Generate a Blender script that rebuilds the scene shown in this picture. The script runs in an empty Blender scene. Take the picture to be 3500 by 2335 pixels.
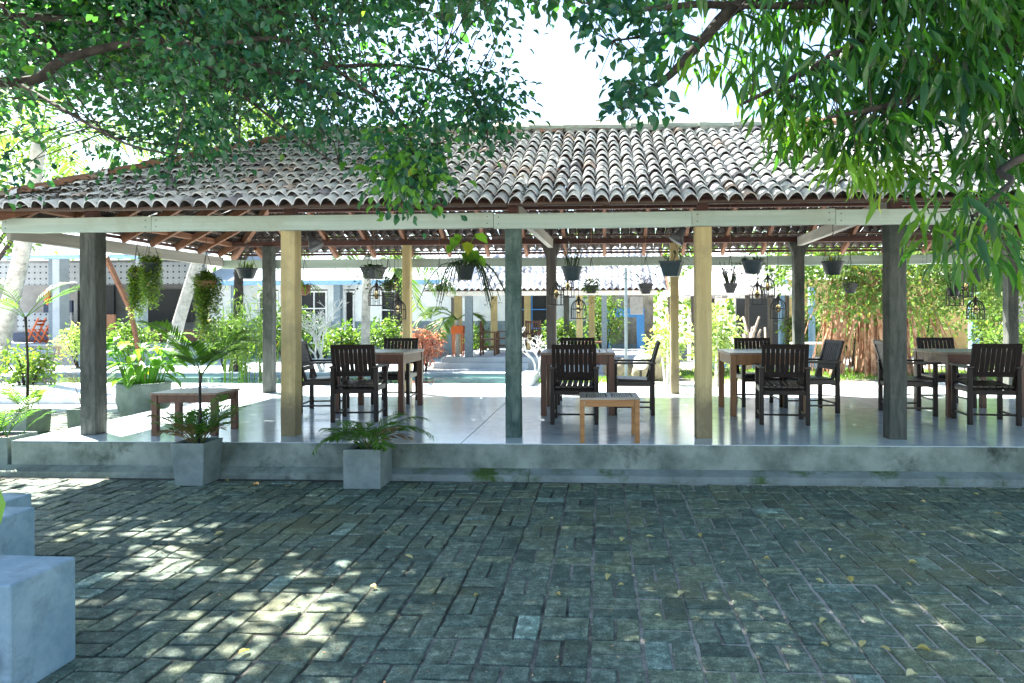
import bpy, math, random
import numpy as np
from mathutils import Vector, Matrix
random.seed(11)
RNG = np.random.default_rng(7)
SC = bpy.context.scene
COL = SC.collection
R = math.radians

# ------------------------------------------------------------------ camera
CAMZ = 1.52
YAW = math.atan(0.05)
ROLL = R(0.2)
FPX = 2333.33
PPX, PPY = 1943.0, 1075.0
c_right0 = Vector((math.cos(YAW), math.sin(YAW), 0))
c_fwd = Vector((-math.sin(YAW), math.cos(YAW), 0))
c_up0 = Vector((0, 0, 1))
c_right = c_right0 * math.cos(ROLL) - c_up0 * math.sin(ROLL)
c_up = c_up0 * math.cos(ROLL) + c_right0 * math.sin(ROLL)
CAM = Vector((0, 0, CAMZ))
cam = bpy.data.cameras.new('camera')
cam.lens = 24.0
cam.sensor_width = 36.0
cam.clip_end = 2000
cam.clip_start = 0.05
cam.shift_x = -(PPX - 1750) / 3500.0
cam.shift_y = -(1167.5 - PPY) / 3500.0
cam.dof.use_dof = True
cam.dof.focus_distance = 6.7
cam.dof.aperture_fstop = 5.6
cam_o = bpy.data.objects.new('camera', cam)
cam_o.matrix_world = Matrix((
    (c_right.x, c_up.x, -c_fwd.x, 0), (c_right.y, c_up.y, -c_fwd.y, 0),
    (c_right.z, c_up.z, -c_fwd.z, CAMZ), (0, 0, 0, 1)))
COL.objects.link(cam_o)
SC.camera = cam_o

# ------------------------------------------------------------------ sky, sun, exposure
SUN_EL, SUN_AZ = R(52), R(54)          # azimuth measured from +Y towards -X
to_sun = Vector((-math.cos(SUN_EL) * math.sin(SUN_AZ), math.cos(SUN_EL) * math.cos(SUN_AZ), math.sin(SUN_EL)))
world = bpy.data.worlds.new('World')
SC.world = world
world.use_nodes = True
wn = world.node_tree.nodes
wl = world.node_tree.links
sky = wn.new('ShaderNodeTexSky')
sky.sky_type = 'NISHITA'
sky.sun_disc = False
sky.sun_elevation = SUN_EL
sky.sun_rotation = -SUN_AZ
sky.air_density = 1.0
sky.dust_density = 0.8
sky.ozone_density = 0.0
bg = wn['Background']
bg.inputs['Strength'].default_value = 0.068
wl.new(sky.outputs['Color'], bg.inputs['Color'])
sun = bpy.data.lights.new('sun', 'SUN')
sun.energy = 5.0
sun.angle = R(0.55)
sun.color = (1.0, 0.95, 0.86)
sun_o = bpy.data.objects.new('sun', sun)
sun_o.rotation_euler = to_sun.to_track_quat('Z', 'Y').to_euler()
sun_o.location = to_sun * 40
COL.objects.link(sun_o)
SC.view_settings.view_transform = 'Standard'
SC.view_settings.look = 'None'
SC.view_settings.gamma = 1.0
SC.view_settings.exposure = 2.85
SC.render.engine = 'CYCLES'
SC.cycles.max_bounces = 7
SC.cycles.diffuse_bounces = 4
SC.cycles.glossy_bounces = 3
SC.cycles.transmission_bounces = 5
SC.cycles.transparent_max_bounces = 6
SC.cycles.caustics_reflective = False
SC.cycles.caustics_refractive = False
SC.cycles.sample_clamp_indirect = 4.0

# ------------------------------------------------------------------ measuring helpers (pixels of the photograph at 2350 wide)
KD = 3500.0 / 2350.0
def ray(px, py):
    u = (px * KD - PPX) / FPX
    v = (PPY - py * KD) / FPX
    return c_fwd + c_right * u + c_up * v
def atY(px, py, Y):
    r = ray(px, py)
    return CAM + r * (Y / r.y)
def atZ(px, py, Z):
    r = ray(px, py)
    return CAM + r * ((Z - CAMZ) / r.z)

# ------------------------------------------------------------------ object helpers
def link(o, parent=None):
    COL.objects.link(o)
    if parent is not None:
        o.parent = parent
    return o
def tag(o, label=None, cat=None, group=None, kind=None):
    if label: o['label'] = label
    if cat: o['category'] = cat
    if group: o['group'] = group
    if kind: o['kind'] = kind
    return o
def empty(name, loc=(0, 0, 0), rz=0.0, label=None, cat=None, group=None):
    o = bpy.data.objects.new(name, None)
    o.empty_display_size = 0.1
    o.location = loc
    o.rotation_euler = (0, 0, rz)
    link(o)
    return tag(o, label, cat, group)
def copy_tree(o, parent=None):
    c = o.copy()
    COL.objects.link(c)
    c.parent = parent
    for ch in o.children:
        copy_tree(ch, c)
    return c

class MB:
    """collects vertices and faces; build() links them as one mesh object"""
    def __init__(s):
        s.v = []; s.f = []
    def add(s, vs, fs):
        n = len(s.v)
        s.v.extend([tuple(p) for p in vs])
        s.f.extend([tuple(i + n for i in f) for f in fs])
        return s
    def box(s, x0, x1, y0, y1, z0, z1, b=0.0):
        if b <= 0:
            vs = [(x0,y0,z0),(x1,y0,z0),(x1,y1,z0),(x0,y1,z0),(x0,y0,z1),(x1,y0,z1),(x1,y1,z1),(x0,y1,z1)]
            return s.add(vs, [(0,3,2,1),(4,5,6,7),(0,1,5,4),(1,2,6,5),(2,3,7,6),(3,0,4,7)])
        vs = []
        for (x, sx) in ((x0,1),(x1,-1)):
            for (y, sy) in ((y0,1),(y1,-1)):
                for (z, sz) in ((z0,1),(z1,-1)):
                    vs += [(x, y+sy*b, z+sz*b), (x+sx*b, y, z+sz*b), (x+sx*b, y+sy*b, z)]
        def i(a, c, d, k): return (a*4 + c*2 + d)*3 + k
        fs = [(i(0,0,0,0),i(0,0,1,0),i(0,1,1,0),i(0,1,0,0)), (i(1,0,0,0),i(1,1,0,0),i(1,1,1,0),i(1,0,1,0)),
              (i(0,0,0,1),i(1,0,0,1),i(1,0,1,1),i(0,0,1,1)), (i(0,1,0,1),i(0,1,1,1),i(1,1,1,1),i(1,1,0,1)),
              (i(0,0,0,2),i(0,1,0,2),i(1,1,0,2),i(1,0,0,2)), (i(0,0,1,2),i(1,0,1,2),i(1,1,1,2),i(0,1,1,2))]
        for a in (0,1):
            for c in (0,1):
                fs.append((i(a,c,0,0),i(a,c,0,1),i(a,c,1,1),i(a,c,1,0)))
                fs.append((i(a,0,c,0),i(a,0,c,2),i(a,1,c,2),i(a,1,c,0)))
                fs.append((i(0,a,c,1),i(0,a,c,2),i(1,a,c,2),i(1,a,c,1)))
                for d in (0,1):
                    fs.append((i(a,c,d,0),i(a,c,d,1),i(a,c,d,2)))
        return s.add(vs, fs)
    def bar(s, p, q, w, h, up=(0,0,1)):
        p = Vector(p); q = Vector(q); d = (q-p).normalized(); up = Vector(up)
        x = d.cross(up)
        if x.length < 1e-4: x = d.cross(Vector((0,1,0)))
        x.normalize(); y = x.cross(d).normalized()
        vs = []
        for e in (p, q):
            for (a, b) in ((-1,-1),(1,-1),(1,1),(-1,1)):
                vs.append(e + x*(a*w/2) + y*(b*h/2))
        return s.add(vs, [(0,1,2,3),(7,6,5,4),(0,4,5,1),(1,5,6,2),(2,6,7,3),(3,7,4,0)])
    def tube(s, pts, r, n=6, cap=True):
        pts = [Vector(p) for p in pts]
        m = len(pts)
        rs = r if isinstance(r, (list, tuple)) else [r]*m
        x = None
        vs = []
        for k in range(m):
            d = (pts[min(k+1,m-1)] - pts[max(k-1,0)])
            if d.length < 1e-9: d = Vector((0,0,1))
            d.normalize()
            if x is None:
                x = d.orthogonal().normalized()
            else:
                x = (x - d * x.dot(d))
                if x.length < 1e-6: x = d.orthogonal()
                x.normalize()
            y = d.cross(x)
            for j in range(n):
                a = 2*math.pi*j/n
                vs.append(pts[k] + (x*math.cos(a) + y*math.sin(a)) * rs[k])
        fs = []
        for k in range(m-1):
            for j in range(n):
                j2 = (j+1) % n
                fs.append((k*n+j, k*n+j2, (k+1)*n+j2, (k+1)*n+j))
        if cap:
            fs.append(tuple(reversed(range(n))))
            fs.append(tuple((m-1)*n+j for j in range(n)))
        return s.add(vs, fs)
    def lathe(s, prof, n=20, c=(0,0,0), closed_ends=True):
        vs = []; fs = []
        for (r, z) in prof:
            for j in range(n):
                a = 2*math.pi*j/n
                vs.append((c[0]+r*math.cos(a), c[1]+r*math.sin(a), c[2]+z))
        m = len(prof)
        for k in range(m-1):
            for j in range(n):
                j2 = (j+1) % n
                fs.append((k*n+j, k*n+j2, (k+1)*n+j2, (k+1)*n+j))
        if closed_ends:
            fs.append(tuple(reversed(range(n))))
            fs.append(tuple((m-1)*n+j for j in range(n)))
        return s.add(vs, fs)
    def leaf(s, p, d, up, L, W, fold=0.25, bend=0.15, tipw=0.0):
        """one pointed leaf: folded on the midrib and curved"""
        p = Vector(p); d = Vector(d).normalized(); up = Vector(up)
        x = d.cross(up)
        if x.length < 1e-4: x = d.orthogonal()
        x.normalize(); n = x.cross(d).normalized()
        m1 = p + d*L*0.35 + n*L*bend*0.35; m2 = p + d*L*0.7 + n*L*bend*0.3
        t = p + d*L - n*L*bend*0.2
        f = n*W*fold
        vs = [p, m1, m2, t, m1 + x*W*0.5 + f, m1 - x*W*0.5 + f, m2 + x*W*0.4 + f, m2 - x*W*0.4 + f]
        return s.add(vs, [(0,4,1),(0,1,5),(1,4,6,2),(1,2,7,5),(2,6,3),(2,3,7)])
    def mesh(s, name='mesh', smooth=False):
        me = bpy.data.meshes.new(name)
        me.from_pydata(s.v, [], s.f)
        me.update()
        if smooth:
            me.polygons.foreach_set('use_smooth', [True]*len(me.polygons))
        return me
    def build(s, name, mat, parent=None, world=False, smooth=False, tint=None, kind=None):
        if world and parent is not None:
            o3 = parent.location
            s.v = [(a[0]-o3.x, a[1]-o3.y, a[2]-o3.z) for a in s.v]
        me = s.mesh(name, smooth)
        if mat is not None: me.materials.append(mat)
        if tint is not None: set_tint(me, tint)
        o = bpy.data.objects.new(name, me)
        link(o, parent)
        if kind: o['kind'] = kind
        return o
def set_tint(me, t):
    a = me.attributes.new('tint', 'FLOAT', 'POINT')
    n = len(me.vertices)
    a.data.foreach_set('value', np.full(n, t, dtype=np.float32) if np.isscalar(t) else np.asarray(t, dtype=np.float32))
def np_mesh(name, V, F, mat, tint=None, smooth=False):
    """V (n,3), F (m,k) constant polygon size"""
    me = bpy.data.meshes.new(name)
    V = np.asarray(V, dtype=np.float32); F = np.asarray(F, dtype=np.int32)
    m, k = F.shape
    me.vertices.add(len(V)); me.vertices.foreach_set('co', V.ravel())
    me.loops.add(m*k); me.loops.foreach_set('vertex_index', F.ravel())
    me.polygons.add(m); me.polygons.foreach_set('loop_start', np.arange(m, dtype=np.int32)*k)
    try:
        me.polygons.foreach_set('loop_total', np.full(m, k, dtype=np.int32))
    except Exception:
        pass
    me.update(calc_edges=True)
    if smooth: me.polygons.foreach_set('use_smooth', np.ones(m, dtype=bool))
    if mat is not None: me.materials.append(mat)
    if tint is not None: set_tint(me, tint)
    return me

# ------------------------------------------------------------------ materials
def new_mat(name):
    m = bpy.data.materials.new(name)
    m.use_nodes = True
    nt = m.node_tree
    return m, nt.nodes, nt.links, nt.nodes['Principled BSDF']
def N(nodes, t, **kw):
    n = nodes.new(t)
    for k, v in kw.items():
        if k in n.inputs.keys(): n.inputs[k].default_value = v
        else: setattr(n, k, v)
    return n
def ramp(nodes, stops):
    r = nodes.new('ShaderNodeValToRGB')
    e = r.color_ramp.elements
    while len(e) < len(stops): e.new(0.5)
    for el, (p, c) in zip(e, stops):
        el.position = p; el.color = (c[0], c[1], c[2], 1)
    return r
def mixc(nodes, links, a, b, fac, mode='MIX'):
    m = nodes.new('ShaderNodeMix'); m.data_type = 'RGBA'; m.blend_type = mode
    for idx, v in ((6, a), (7, b)):
        if isinstance(v, (tuple, list)): m.inputs[idx].default_value = (v[0], v[1], v[2], 1)
        else: links.new(v, m.inputs[idx])
    if isinstance(fac, (int, float)): m.inputs[0].default_value = fac
    else: links.new(fac, m.inputs[0])
    return m.outputs[2]
def stone(name, c1, c2, scale=6.0, rough=0.8, bump=0.15, c3=None, c3_scale=1.3, c3_lo=0.55, c3_hi=0.7, spec=0.3, tint=0.0, detail=8.0, coords='Object', bscale=None, rvar=0.0):
    m, n, l, b = new_mat(name)
    tc = n.new('ShaderNodeTexCoord')
    if coords == 'World':
        geo = n.new('ShaderNodeNewGeometry'); co = geo.outputs['Position']
    else:
        co = tc.outputs[coords]
    nz = N(n, 'ShaderNodeTexNoise', Scale=scale, Detail=detail, Roughness=0.65); l.new(co, nz.inputs['Vector'])
    rp = ramp(n, [(0.37, c1), (0.63, c2)]); l.new(nz.outputs['Fac'], rp.inputs['Fac'])
    col = rp.outputs['Color']
    if c3 is not None:
        n2 = N(n, 'ShaderNodeTexNoise', Scale=c3_scale, Detail=6.0, Roughness=0.7); l.new(co, n2.inputs['Vector'])
        r2 = ramp(n, [(c3_lo, (0,0,0)), (c3_hi, (1,1,1))]); l.new(n2.outputs['Fac'], r2.inputs['Fac'])
        col = mixc(n, l, col, c3, r2.outputs['Color'])
    if tint > 0:
        at = N(n, 'ShaderNodeAttribute', attribute_name='tint')
        mp = N(n, 'ShaderNodeMapRange'); mp.inputs['To Min'].default_value = 1-tint; mp.inputs['To Max'].default_value = 1+tint
        l.new(at.outputs['Fac'], mp.inputs['Value'])
        vm = n.new('ShaderNodeVectorMath'); vm.operation = 'SCALE'
        l.new(col, vm.inputs[0]); l.new(mp.outputs['Result'], vm.inputs['Scale']); col = vm.outputs[0]
    l.new(col, b.inputs['Base Color'])
    b.inputs['Roughness'].default_value = rough
    if rvar > 0:
        mr = N(n, 'ShaderNodeMapRange'); mr.inputs['To Min'].default_value = rough-rvar; mr.inputs['To Max'].default_value = rough+rvar
        l.new(nz.outputs['Fac'], mr.inputs['Value']); l.new(mr.outputs['Result'], b.inputs['Roughness'])
    b.inputs['Specular IOR Level'].default_value = spec
    if bump > 0:
        nb = N(n, 'ShaderNodeTexNoise', Scale=bscale or scale*4, Detail=6.0, Roughness=0.7); l.new(co, nb.inputs['Vector'])
        bp = N(n, 'ShaderNodeBump', Strength=bump, Distance=0.02)
        l.new(nb.outputs['Fac'], bp.inputs['Height']); l.new(bp.outputs['Normal'], b.inputs['Normal'])
    return m
def wood(name, c1, c2, axis='Z', scale=5.0, rough=0.55, bump=0.12, spec=0.35, knots=None, stretch=14.0, coords='Object', weather=None, splash=None):
    m, n, l, b = new_mat(name)
    tc = n.new('ShaderNodeTexCoord')
    oi = n.new('ShaderNodeObjectInfo')
    ad = n.new('ShaderNodeVectorMath'); ad.operation = 'ADD'
    l.new(tc.outputs[coords], ad.inputs[0])
    cx = n.new('ShaderNodeCombineXYZ')
    ml = N(n, 'ShaderNodeMath', operation='MULTIPLY'); ml.inputs[1].default_value = 17.0
    l.new(oi.outputs['Random'], ml.inputs[0])
    for k in range(3): l.new(ml.outputs[0], cx.inputs[k])
    l.new(cx.outputs[0], ad.inputs[1])
    mp = n.new('ShaderNodeMapping')
    sc = [1.0, 1.0, 1.0]; sc['XYZ'.index(axis)] = 1.0/stretch
    mp.inputs['Scale'].default_value = sc
    l.new(ad.outputs[0], mp.inputs['Vector'])
    nz = N(n, 'ShaderNodeTexNoise', Scale=scale*8, Detail=5.0, Roughness=0.6, Distortion=0.4); l.new(mp.outputs[0], nz.inputs['Vector'])
    rp = ramp(n, [(0.3, c1), (0.7, c2)]); l.new(nz.outputs['Fac'], rp.inputs['Fac'])
    col = rp.outputs['Color']
    if knots is not None:
        mp2 = n.new('ShaderNodeMapping'); s2 = [1,1,1]; s2['XYZ'.index(axis)] = 0.45
        mp2.inputs['Scale'].default_value = s2; l.new(ad.outputs[0], mp2.inputs['Vector'])
        vo = N(n, 'ShaderNodeTexVoronoi', Scale=2.2); l.new(mp2.outputs[0], vo.inputs['Vector'])
        r2 = ramp(n, [(0.03, (1,1,1)), (0.09, (0,0,0))]); l.new(vo.outputs['Distance'], r2.inputs['Fac'])
        col = mixc(n, l, col, knots, r2.outputs['Color'])
    if splash is not None:
        sx = n.new('ShaderNodeSeparateXYZ'); l.new(tc.outputs['Object'], sx.inputs[0])
        n5 = N(n, 'ShaderNodeTexNoise', Scale=7.0, Detail=6.0, Roughness=0.7); l.new(ad.outputs[0], n5.inputs['Vector'])
        m5 = N(n, 'ShaderNodeMath', operation='MULTIPLY_ADD'); m5.inputs[1].default_value = 0.55; l.new(n5.outputs['Fac'], m5.inputs[0]); l.new(sx.outputs['Z'], m5.inputs[2])
        r5 = ramp(n, [(0.56, (1,1,1)), (0.80, (0,0,0))]); l.new(m5.outputs[0], r5.inputs['Fac'])
        col = mixc(n, l, col, splash, r5.outputs['Color'])
    if weather is not None:
        n3 = N(n, 'ShaderNodeTexNoise', Scale=scale*0.8, Detail=7.0, Roughness=0.75); l.new(ad.outputs[0], n3.inputs['Vector'])
        r3 = ramp(n, [(0.48, (0,0,0)), (0.66, (1,1,1))]); l.new(n3.outputs['Fac'], r3.inputs['Fac'])
        col = mixc(n, l, col, weather, r3.outputs['Color'])
    l.new(col, b.inputs['Base Color'])
    b.inputs['Roughness'].default_value = rough
    b.inputs['Specular IOR Level'].default_value = spec
    bp = N(n, 'ShaderNodeBump', Strength=bump, Distance=0.01)
    l.new(nz.outputs['Fac'], bp.inputs['Height']); l.new(bp.outputs['Normal'], b.inputs['Normal'])
    return m
def leafmat(name, dark, light, trans=0.45, rough=0.45, spec=0.35, tcol=None):
    """two-sided foliage: diffuse/gloss on the front, light passing through"""
    m, n, l, b = new_mat(name)
    at = N(n, 'ShaderNodeAttribute', attribute_name='tint')
    rp = ramp(n, [(0.0, dark), (0.93, light), (0.985, (light[0]*2.2, light[1]*1.25, light[2]*0.8))]); l.new(at.outputs['Fac'], rp.inputs['Fac'])
    l.new(rp.outputs['Color'], b.inputs['Base Color'])
    b.inputs['Roughness'].default_value = rough
    b.inputs['Specular IOR Level'].default_value = spec
    tr = n.new('ShaderNodeBsdfTranslucent')
    if tcol is None: tcol = (1.9, 2.1, 0.7)
    tm = mixc(n, l, rp.outputs['Color'], (tcol[0], tcol[1], tcol[2]), 1.0, 'MULTIPLY')
    l.new(tm, tr.inputs['Color'])
    mx = n.new('ShaderNodeMixShader'); mx.inputs[0].default_value = trans
    l.new(b.outputs[0], mx.inputs[1]); l.new(tr.outputs[0], mx.inputs[2])
    l.new(mx.outputs[0], n['Material Output'].inputs['Surface'])
    return m
def plain(name, c, rough=0.5, metal=0.0, spec=0.4):
    m, n, l, b = new_mat(name)
    tc = n.new('ShaderNodeTexCoord')
    nz = N(n, 'ShaderNodeTexNoise', Scale=18.0, Detail=5.0); l.new(tc.outputs['Object'], nz.inputs['Vector'])
    rp = ramp(n, [(0.3, tuple(x*0.8 for x in c)), (0.7, tuple(min(1, x*1.15) for x in c))]); l.new(nz.outputs['Fac'], rp.inputs['Fac'])
    l.new(rp.outputs['Color'], b.inputs['Base Color'])
    b.inputs['Roughness'].default_value = rough; b.inputs['Metallic'].default_value = metal
    b.inputs['Specular IOR Level'].default_value = spec
    return m

M = {}
M['concrete'] = stone('old_concrete', (0.115,0.145,0.122), (0.30,0.345,0.30), 2.2, 0.85, 0.25, c3=(0.045,0.055,0.045), c3_scale=2.6, c3_lo=0.56, c3_hi=0.72, coords='World', bscale=30)
M['floor'] = stone('polished_cement', (0.54,0.63,0.69), (0.68,0.76,0.81), 1.6, 0.15, 0.05, c3=(0.36,0.42,0.45), c3_scale=0.9, c3_lo=0.52, c3_hi=0.72, spec=0.9, coords='World', bscale=9, rvar=0.08)
M['planter'] = stone('planter_cement', (0.15,0.19,0.18), (0.26,0.31,0.29), 4.5, 0.75, 0.15, c3=(0.12,0.16,0.165), c3_scale=2.2)
M['bench_cement'] = stone('bench_cement', (0.17,0.28,0.35), (0.33,0.45,0.52), 3.0, 0.6, 0.12, c3=(0.13,0.19,0.22), c3_scale=2.2, c3_lo=0.5, c3_hi=0.66)
M['post_stone'] = wood('weathered_grey_post', (0.045,0.052,0.046), (0.115,0.120,0.105), 'Z', 3.0, 0.9, 0.25, 0.2, weather=(0.036,0.046,0.040), stretch=6)
M['post_teal'] = wood('teal_weathered_post', (0.045,0.080,0.072), (0.13,0.175,0.155), 'Z', 3.0, 0.9, 0.3, 0.2, weather=(0.032,0.060,0.052), stretch=5)
M['post_pine'] = wood('yellow_timber_post', (0.34,0.27,0.12), (0.49,0.41,0.21), 'Z', 2.4, 0.6, 0.1, 0.3, knots=(0.22,0.13,0.05), stretch=22, splash=(0.20,0.16,0.09), weather=(0.29,0.25,0.13))
M['post_dark'] = wood('dark_timber_post', (0.07,0.065,0.06), (0.13,0.12,0.11), 'Z', 3.0, 0.8, 0.2)
M['beam'] = wood('pale_green_board', (0.30,0.39,0.34), (0.42,0.51,0.45), 'X', 2.0, 0.65, 0.15, 0.3, knots=(0.26,0.22,0.12), stretch=26, weather=(0.31,0.37,0.30))
M['beam_y'] = wood('pale_timber_tie', (0.20,0.195,0.17), (0.32,0.31,0.27), 'Y', 2.0, 0.7, 0.1, 0.3, stretch=20)
M['rafter'] = wood('red_brown_rafter', (0.10,0.045,0.026), (0.21,0.098,0.054), 'Y', 3.0, 0.7, 0.1, 0.3)
M['purlin'] = wood('red_brown_plate', (0.050,0.024,0.020), (0.095,0.044,0.035), 'X', 3.0, 0.7, 0.1, 0.3)
M['batten'] = wood('batten_wood', (0.07,0.05,0.04), (0.13,0.09,0.07), 'X', 3.0, 0.8, 0.1, 0.2)
M['dark_wood'] = wood('dark_stained_wood', (0.008,0.005,0.004), (0.022,0.013,0.010), 'Z', 5.0, 0.5, 0.08, 0.3)
M['dark_wood_y'] = wood('dark_stained_seat_wood', (0.010,0.007,0.006), (0.028,0.018,0.015), 'Y', 5.0, 0.36, 0.08, 0.45)
M['table_wood'] = wood('red_brown_table_wood', (0.060,0.022,0.012), (0.135,0.052,0.026), 'Z', 4.0, 0.45, 0.08, 0.5)
M['table_top'] = wood('worn_table_top_wood', (0.13,0.085,0.06), (0.26,0.18,0.13), 'Y', 4.0, 0.32, 0.08, 0.5)
M['oak'] = wood('honey_brown_wood', (0.24,0.105,0.028), (0.40,0.19,0.06), 'X', 3.0, 0.42, 0.08, 0.5)
M['oak_top'] = wood('worn_grey_brown_top', (0.26,0.22,0.17), (0.42,0.37,0.30), 'X', 3.0, 0.4, 0.08, 0.5)
M['pot_black'] = plain('black_plastic', (0.014,0.024,0.03), 0.45)
M['pot_blue'] = plain('dark_blue_plastic', (0.02,0.045,0.06), 0.45)
M['pot_grey'] = plain('grey_plastic', (0.06,0.065,0.07), 0.5)
M['iron'] = plain('black_iron', (0.015,0.014,0.014), 0.5, 0.0)
M['wire'] = plain('dark_wire', (0.03,0.028,0.026), 0.6)
M['rope'] = plain('brown_cord', (0.30,0.16,0.07), 0.8)
M['soil'] = stone('potting_soil', (0.02,0.014,0.01), (0.07,0.05,0.035), 20, 0.95, 0.5)
M['bark'] = stone('dark_bark', (0.018,0.016,0.014), (0.055,0.047,0.04), 9, 0.9, 0.5, c3=(0.08,0.08,0.07), c3_scale=3)
M['palm_trunk'] = stone('pale_palm_trunk', (0.30,0.29,0.27), (0.52,0.50,0.47), 8, 0.9, 0.4, c3=(0.16,0.15,0.14), c3_scale=5)
M['root'] = stone('aerial_root_bark', (0.22,0.10,0.055), (0.52,0.34,0.23), 6, 0.85, 0.3)
M['leaf_round'] = leafmat('round_leaf', (0.005,0.038,0.048), (0.032,0.118,0.066), 0.42, 0.40, 0.45, tcol=(3.2,3.0,0.5))
M['leaf_long'] = leafmat('long_leaf', (0.005,0.030,0.026), (0.048,0.145,0.022), 0.48, 0.33, 0.45, tcol=(3.0,3.2,0.8))
M['leaf_sunlit'] = leafmat('sunlit_round_leaf', (0.030,0.115,0.022), (0.11,0.26,0.045), 0.5, 0.45, 0.35, tcol=(2.0,2.0,0.5))  # brighter copy of the round leaf, sunlight put into its colour
M['leaf_long_sunlit'] = leafmat('sunlit_long_leaf', (0.03,0.10,0.014), (0.13,0.27,0.03), 0.5, 0.4, 0.4, tcol=(2.0,2.0,0.5))  # brighter copy of the long leaf, sunlight put into its colour
M['leaf_bg'] = leafmat('sunny_leaf', (0.035,0.095,0.022), (0.15,0.23,0.06), 0.36, 0.5)
M['leaf_pale'] = leafmat('variegated_leaf', (0.08,0.17,0.05), (0.42,0.48,0.26), 0.35, 0.5)
M['leaf_pot'] = leafmat('potted_leaf', (0.045,0.13,0.02), (0.13,0.27,0.05), 0.42, 0.4, 0.45)
M['leaf_trail'] = leafmat('trailing_leaf', (0.05,0.11,0.02), (0.17,0.26,0.06), 0.4, 0.5)
M['leaf_dark'] = leafmat('dark_orchid_leaf', (0.015,0.045,0.018), (0.05,0.10,0.03), 0.25, 0.45)
M['leaf_dry'] = leafmat('dry_frond', (0.15,0.085,0.05), (0.30,0.21,0.12), 0.3, 0.7)
M['leaf_red'] = leafmat('red_croton_leaf', (0.32,0.07,0.05), (0.62,0.42,0.30), 0.35, 0.5, tcol=(1.4,1.1,0.8))
M['leaf_palm'] = leafmat('palm_leaf', (0.035,0.10,0.015), (0.10,0.21,0.03), 0.4, 0.4, 0.45)
M['leaf_fallen'] = leafmat('fallen_leaf', (0.42,0.33,0.10), (0.68,0.60,0.34), 0.2, 0.6)
M['leaf_litter'] = leafmat('dry_leaf_litter', (0.03,0.028,0.022), (0.12,0.10,0.07), 0.15, 0.8)
M['debris'] = leafmat('paving_debris', (0.06,0.05,0.035), (0.45,0.40,0.28), 0.1, 0.8)
M['white_branch'] = plain('bleached_branch', (0.62,0.62,0.60), 0.8)
M['white_wall'] = stone('white_plaster', (0.62,0.65,0.66), (0.76,0.78,0.78), 1.5, 0.85, 0.05, c3=(0.48,0.52,0.53), c3_scale=0.8)
M['grey_wall'] = stone('grey_plaster', (0.17,0.17,0.165), (0.25,0.25,0.24), 1.5, 0.85, 0.08)
M['dado'] = stone('blue_grey_dado', (0.13,0.18,0.21), (0.22,0.28,0.31), 1.5, 0.8, 0.08)
M['yellow_wall'] = stone('ochre_plaster', (0.30,0.22,0.09), (0.42,0.32,0.15), 1.5, 0.85, 0.08)
M['terracotta_panel'] = plain('terracotta_panel', (0.46,0.22,0.13), 0.7)
M['blue_paint'] = plain('blue_paint', (0.05,0.23,0.55), 0.5)
M['pale_blue_paint'] = plain('pale_blue_paint', (0.22,0.40,0.62), 0.5)
M['orange_paint'] = plain('orange_red_paint', (0.62,0.13,0.035), 0.5)
M['white_paint'] = plain('white_paint', (0.75,0.76,0.76), 0.5)
M['grey_paint'] = plain('blue_grey_paint', (0.16,0.21,0.25), 0.6)
M['navy'] = plain('navy_panel', (0.02,0.035,0.075), 0.5)
M['dark_void'] = plain('dark_interior', (0.025,0.028,0.03), 0.7)
M['sheet_metal'] = plain('corrugated_sheet', (0.40,0.45,0.48), 0.5)
M['court'] = stone('pale_courtyard_sand', (0.50,0.48,0.44), (0.66,0.64,0.60), 1.2, 0.95, 0.2, c3=(0.42,0.40,0.34), c3_scale=0.5, coords='World', bscale=40)
M['court_blue'] = stone('courtyard_cement', (0.36,0.40,0.44), (0.48,0.53,0.57), 1.0, 0.8, 0.08, c3=(0.28,0.32,0.36), c3_scale=0.5, coords='World')
M['pool_edge'] = stone('pool_edge_cement', (0.50,0.52,0.52), (0.64,0.66,0.65), 2.0, 0.8, 0.1, coords='World')
M['boulder'] = stone('mossy_boulder', (0.14,0.13,0.10), (0.30,0.27,0.21), 4.0, 0.95, 0.5)
M['driftwood'] = stone('driftwood', (0.20,0.16,0.13), (0.38,0.32,0.27), 10.0, 0.9, 0.4)
M['grass'] = leafmat('grass_blade', (0.07,0.17,0.03), (0.18,0.30,0.07), 0.35, 0.6)
M['shell'] = plain('coconut_shell', (0.26,0.14,0.08), 0.8)
def glass_like(name, c, rough=0.05):
    m, n, l, b = new_mat(name)
    b.inputs['Base Color'].default_value = (*c, 1); b.inputs['Roughness'].default_value = rough
    b.inputs['Transmission Weight'].default_value = 0.85; b.inputs['IOR'].default_value = 1.3
    return m
M['bulb'] = glass_like('amber_bulb', (0.95,0.75,0.40))
m, n, l, b = new_mat('pond_water')
b.inputs['Base Color'].default_value = (0.03,0.09,0.075,1); b.inputs['Roughness'].default_value = 0.04
tc = n.new('ShaderNodeTexCoord'); nz = N(n, 'ShaderNodeTexNoise', Scale=5.0, Detail=3.0); l.new(tc.outputs['Object'], nz.inputs['Vector'])
bp = N(n, 'ShaderNodeBump', Strength=0.05, Distance=0.05); l.new(nz.outputs['Fac'], bp.inputs['Height']); l.new(bp.outputs['Normal'], b.inputs['Normal'])
M['water'] = m

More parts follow.
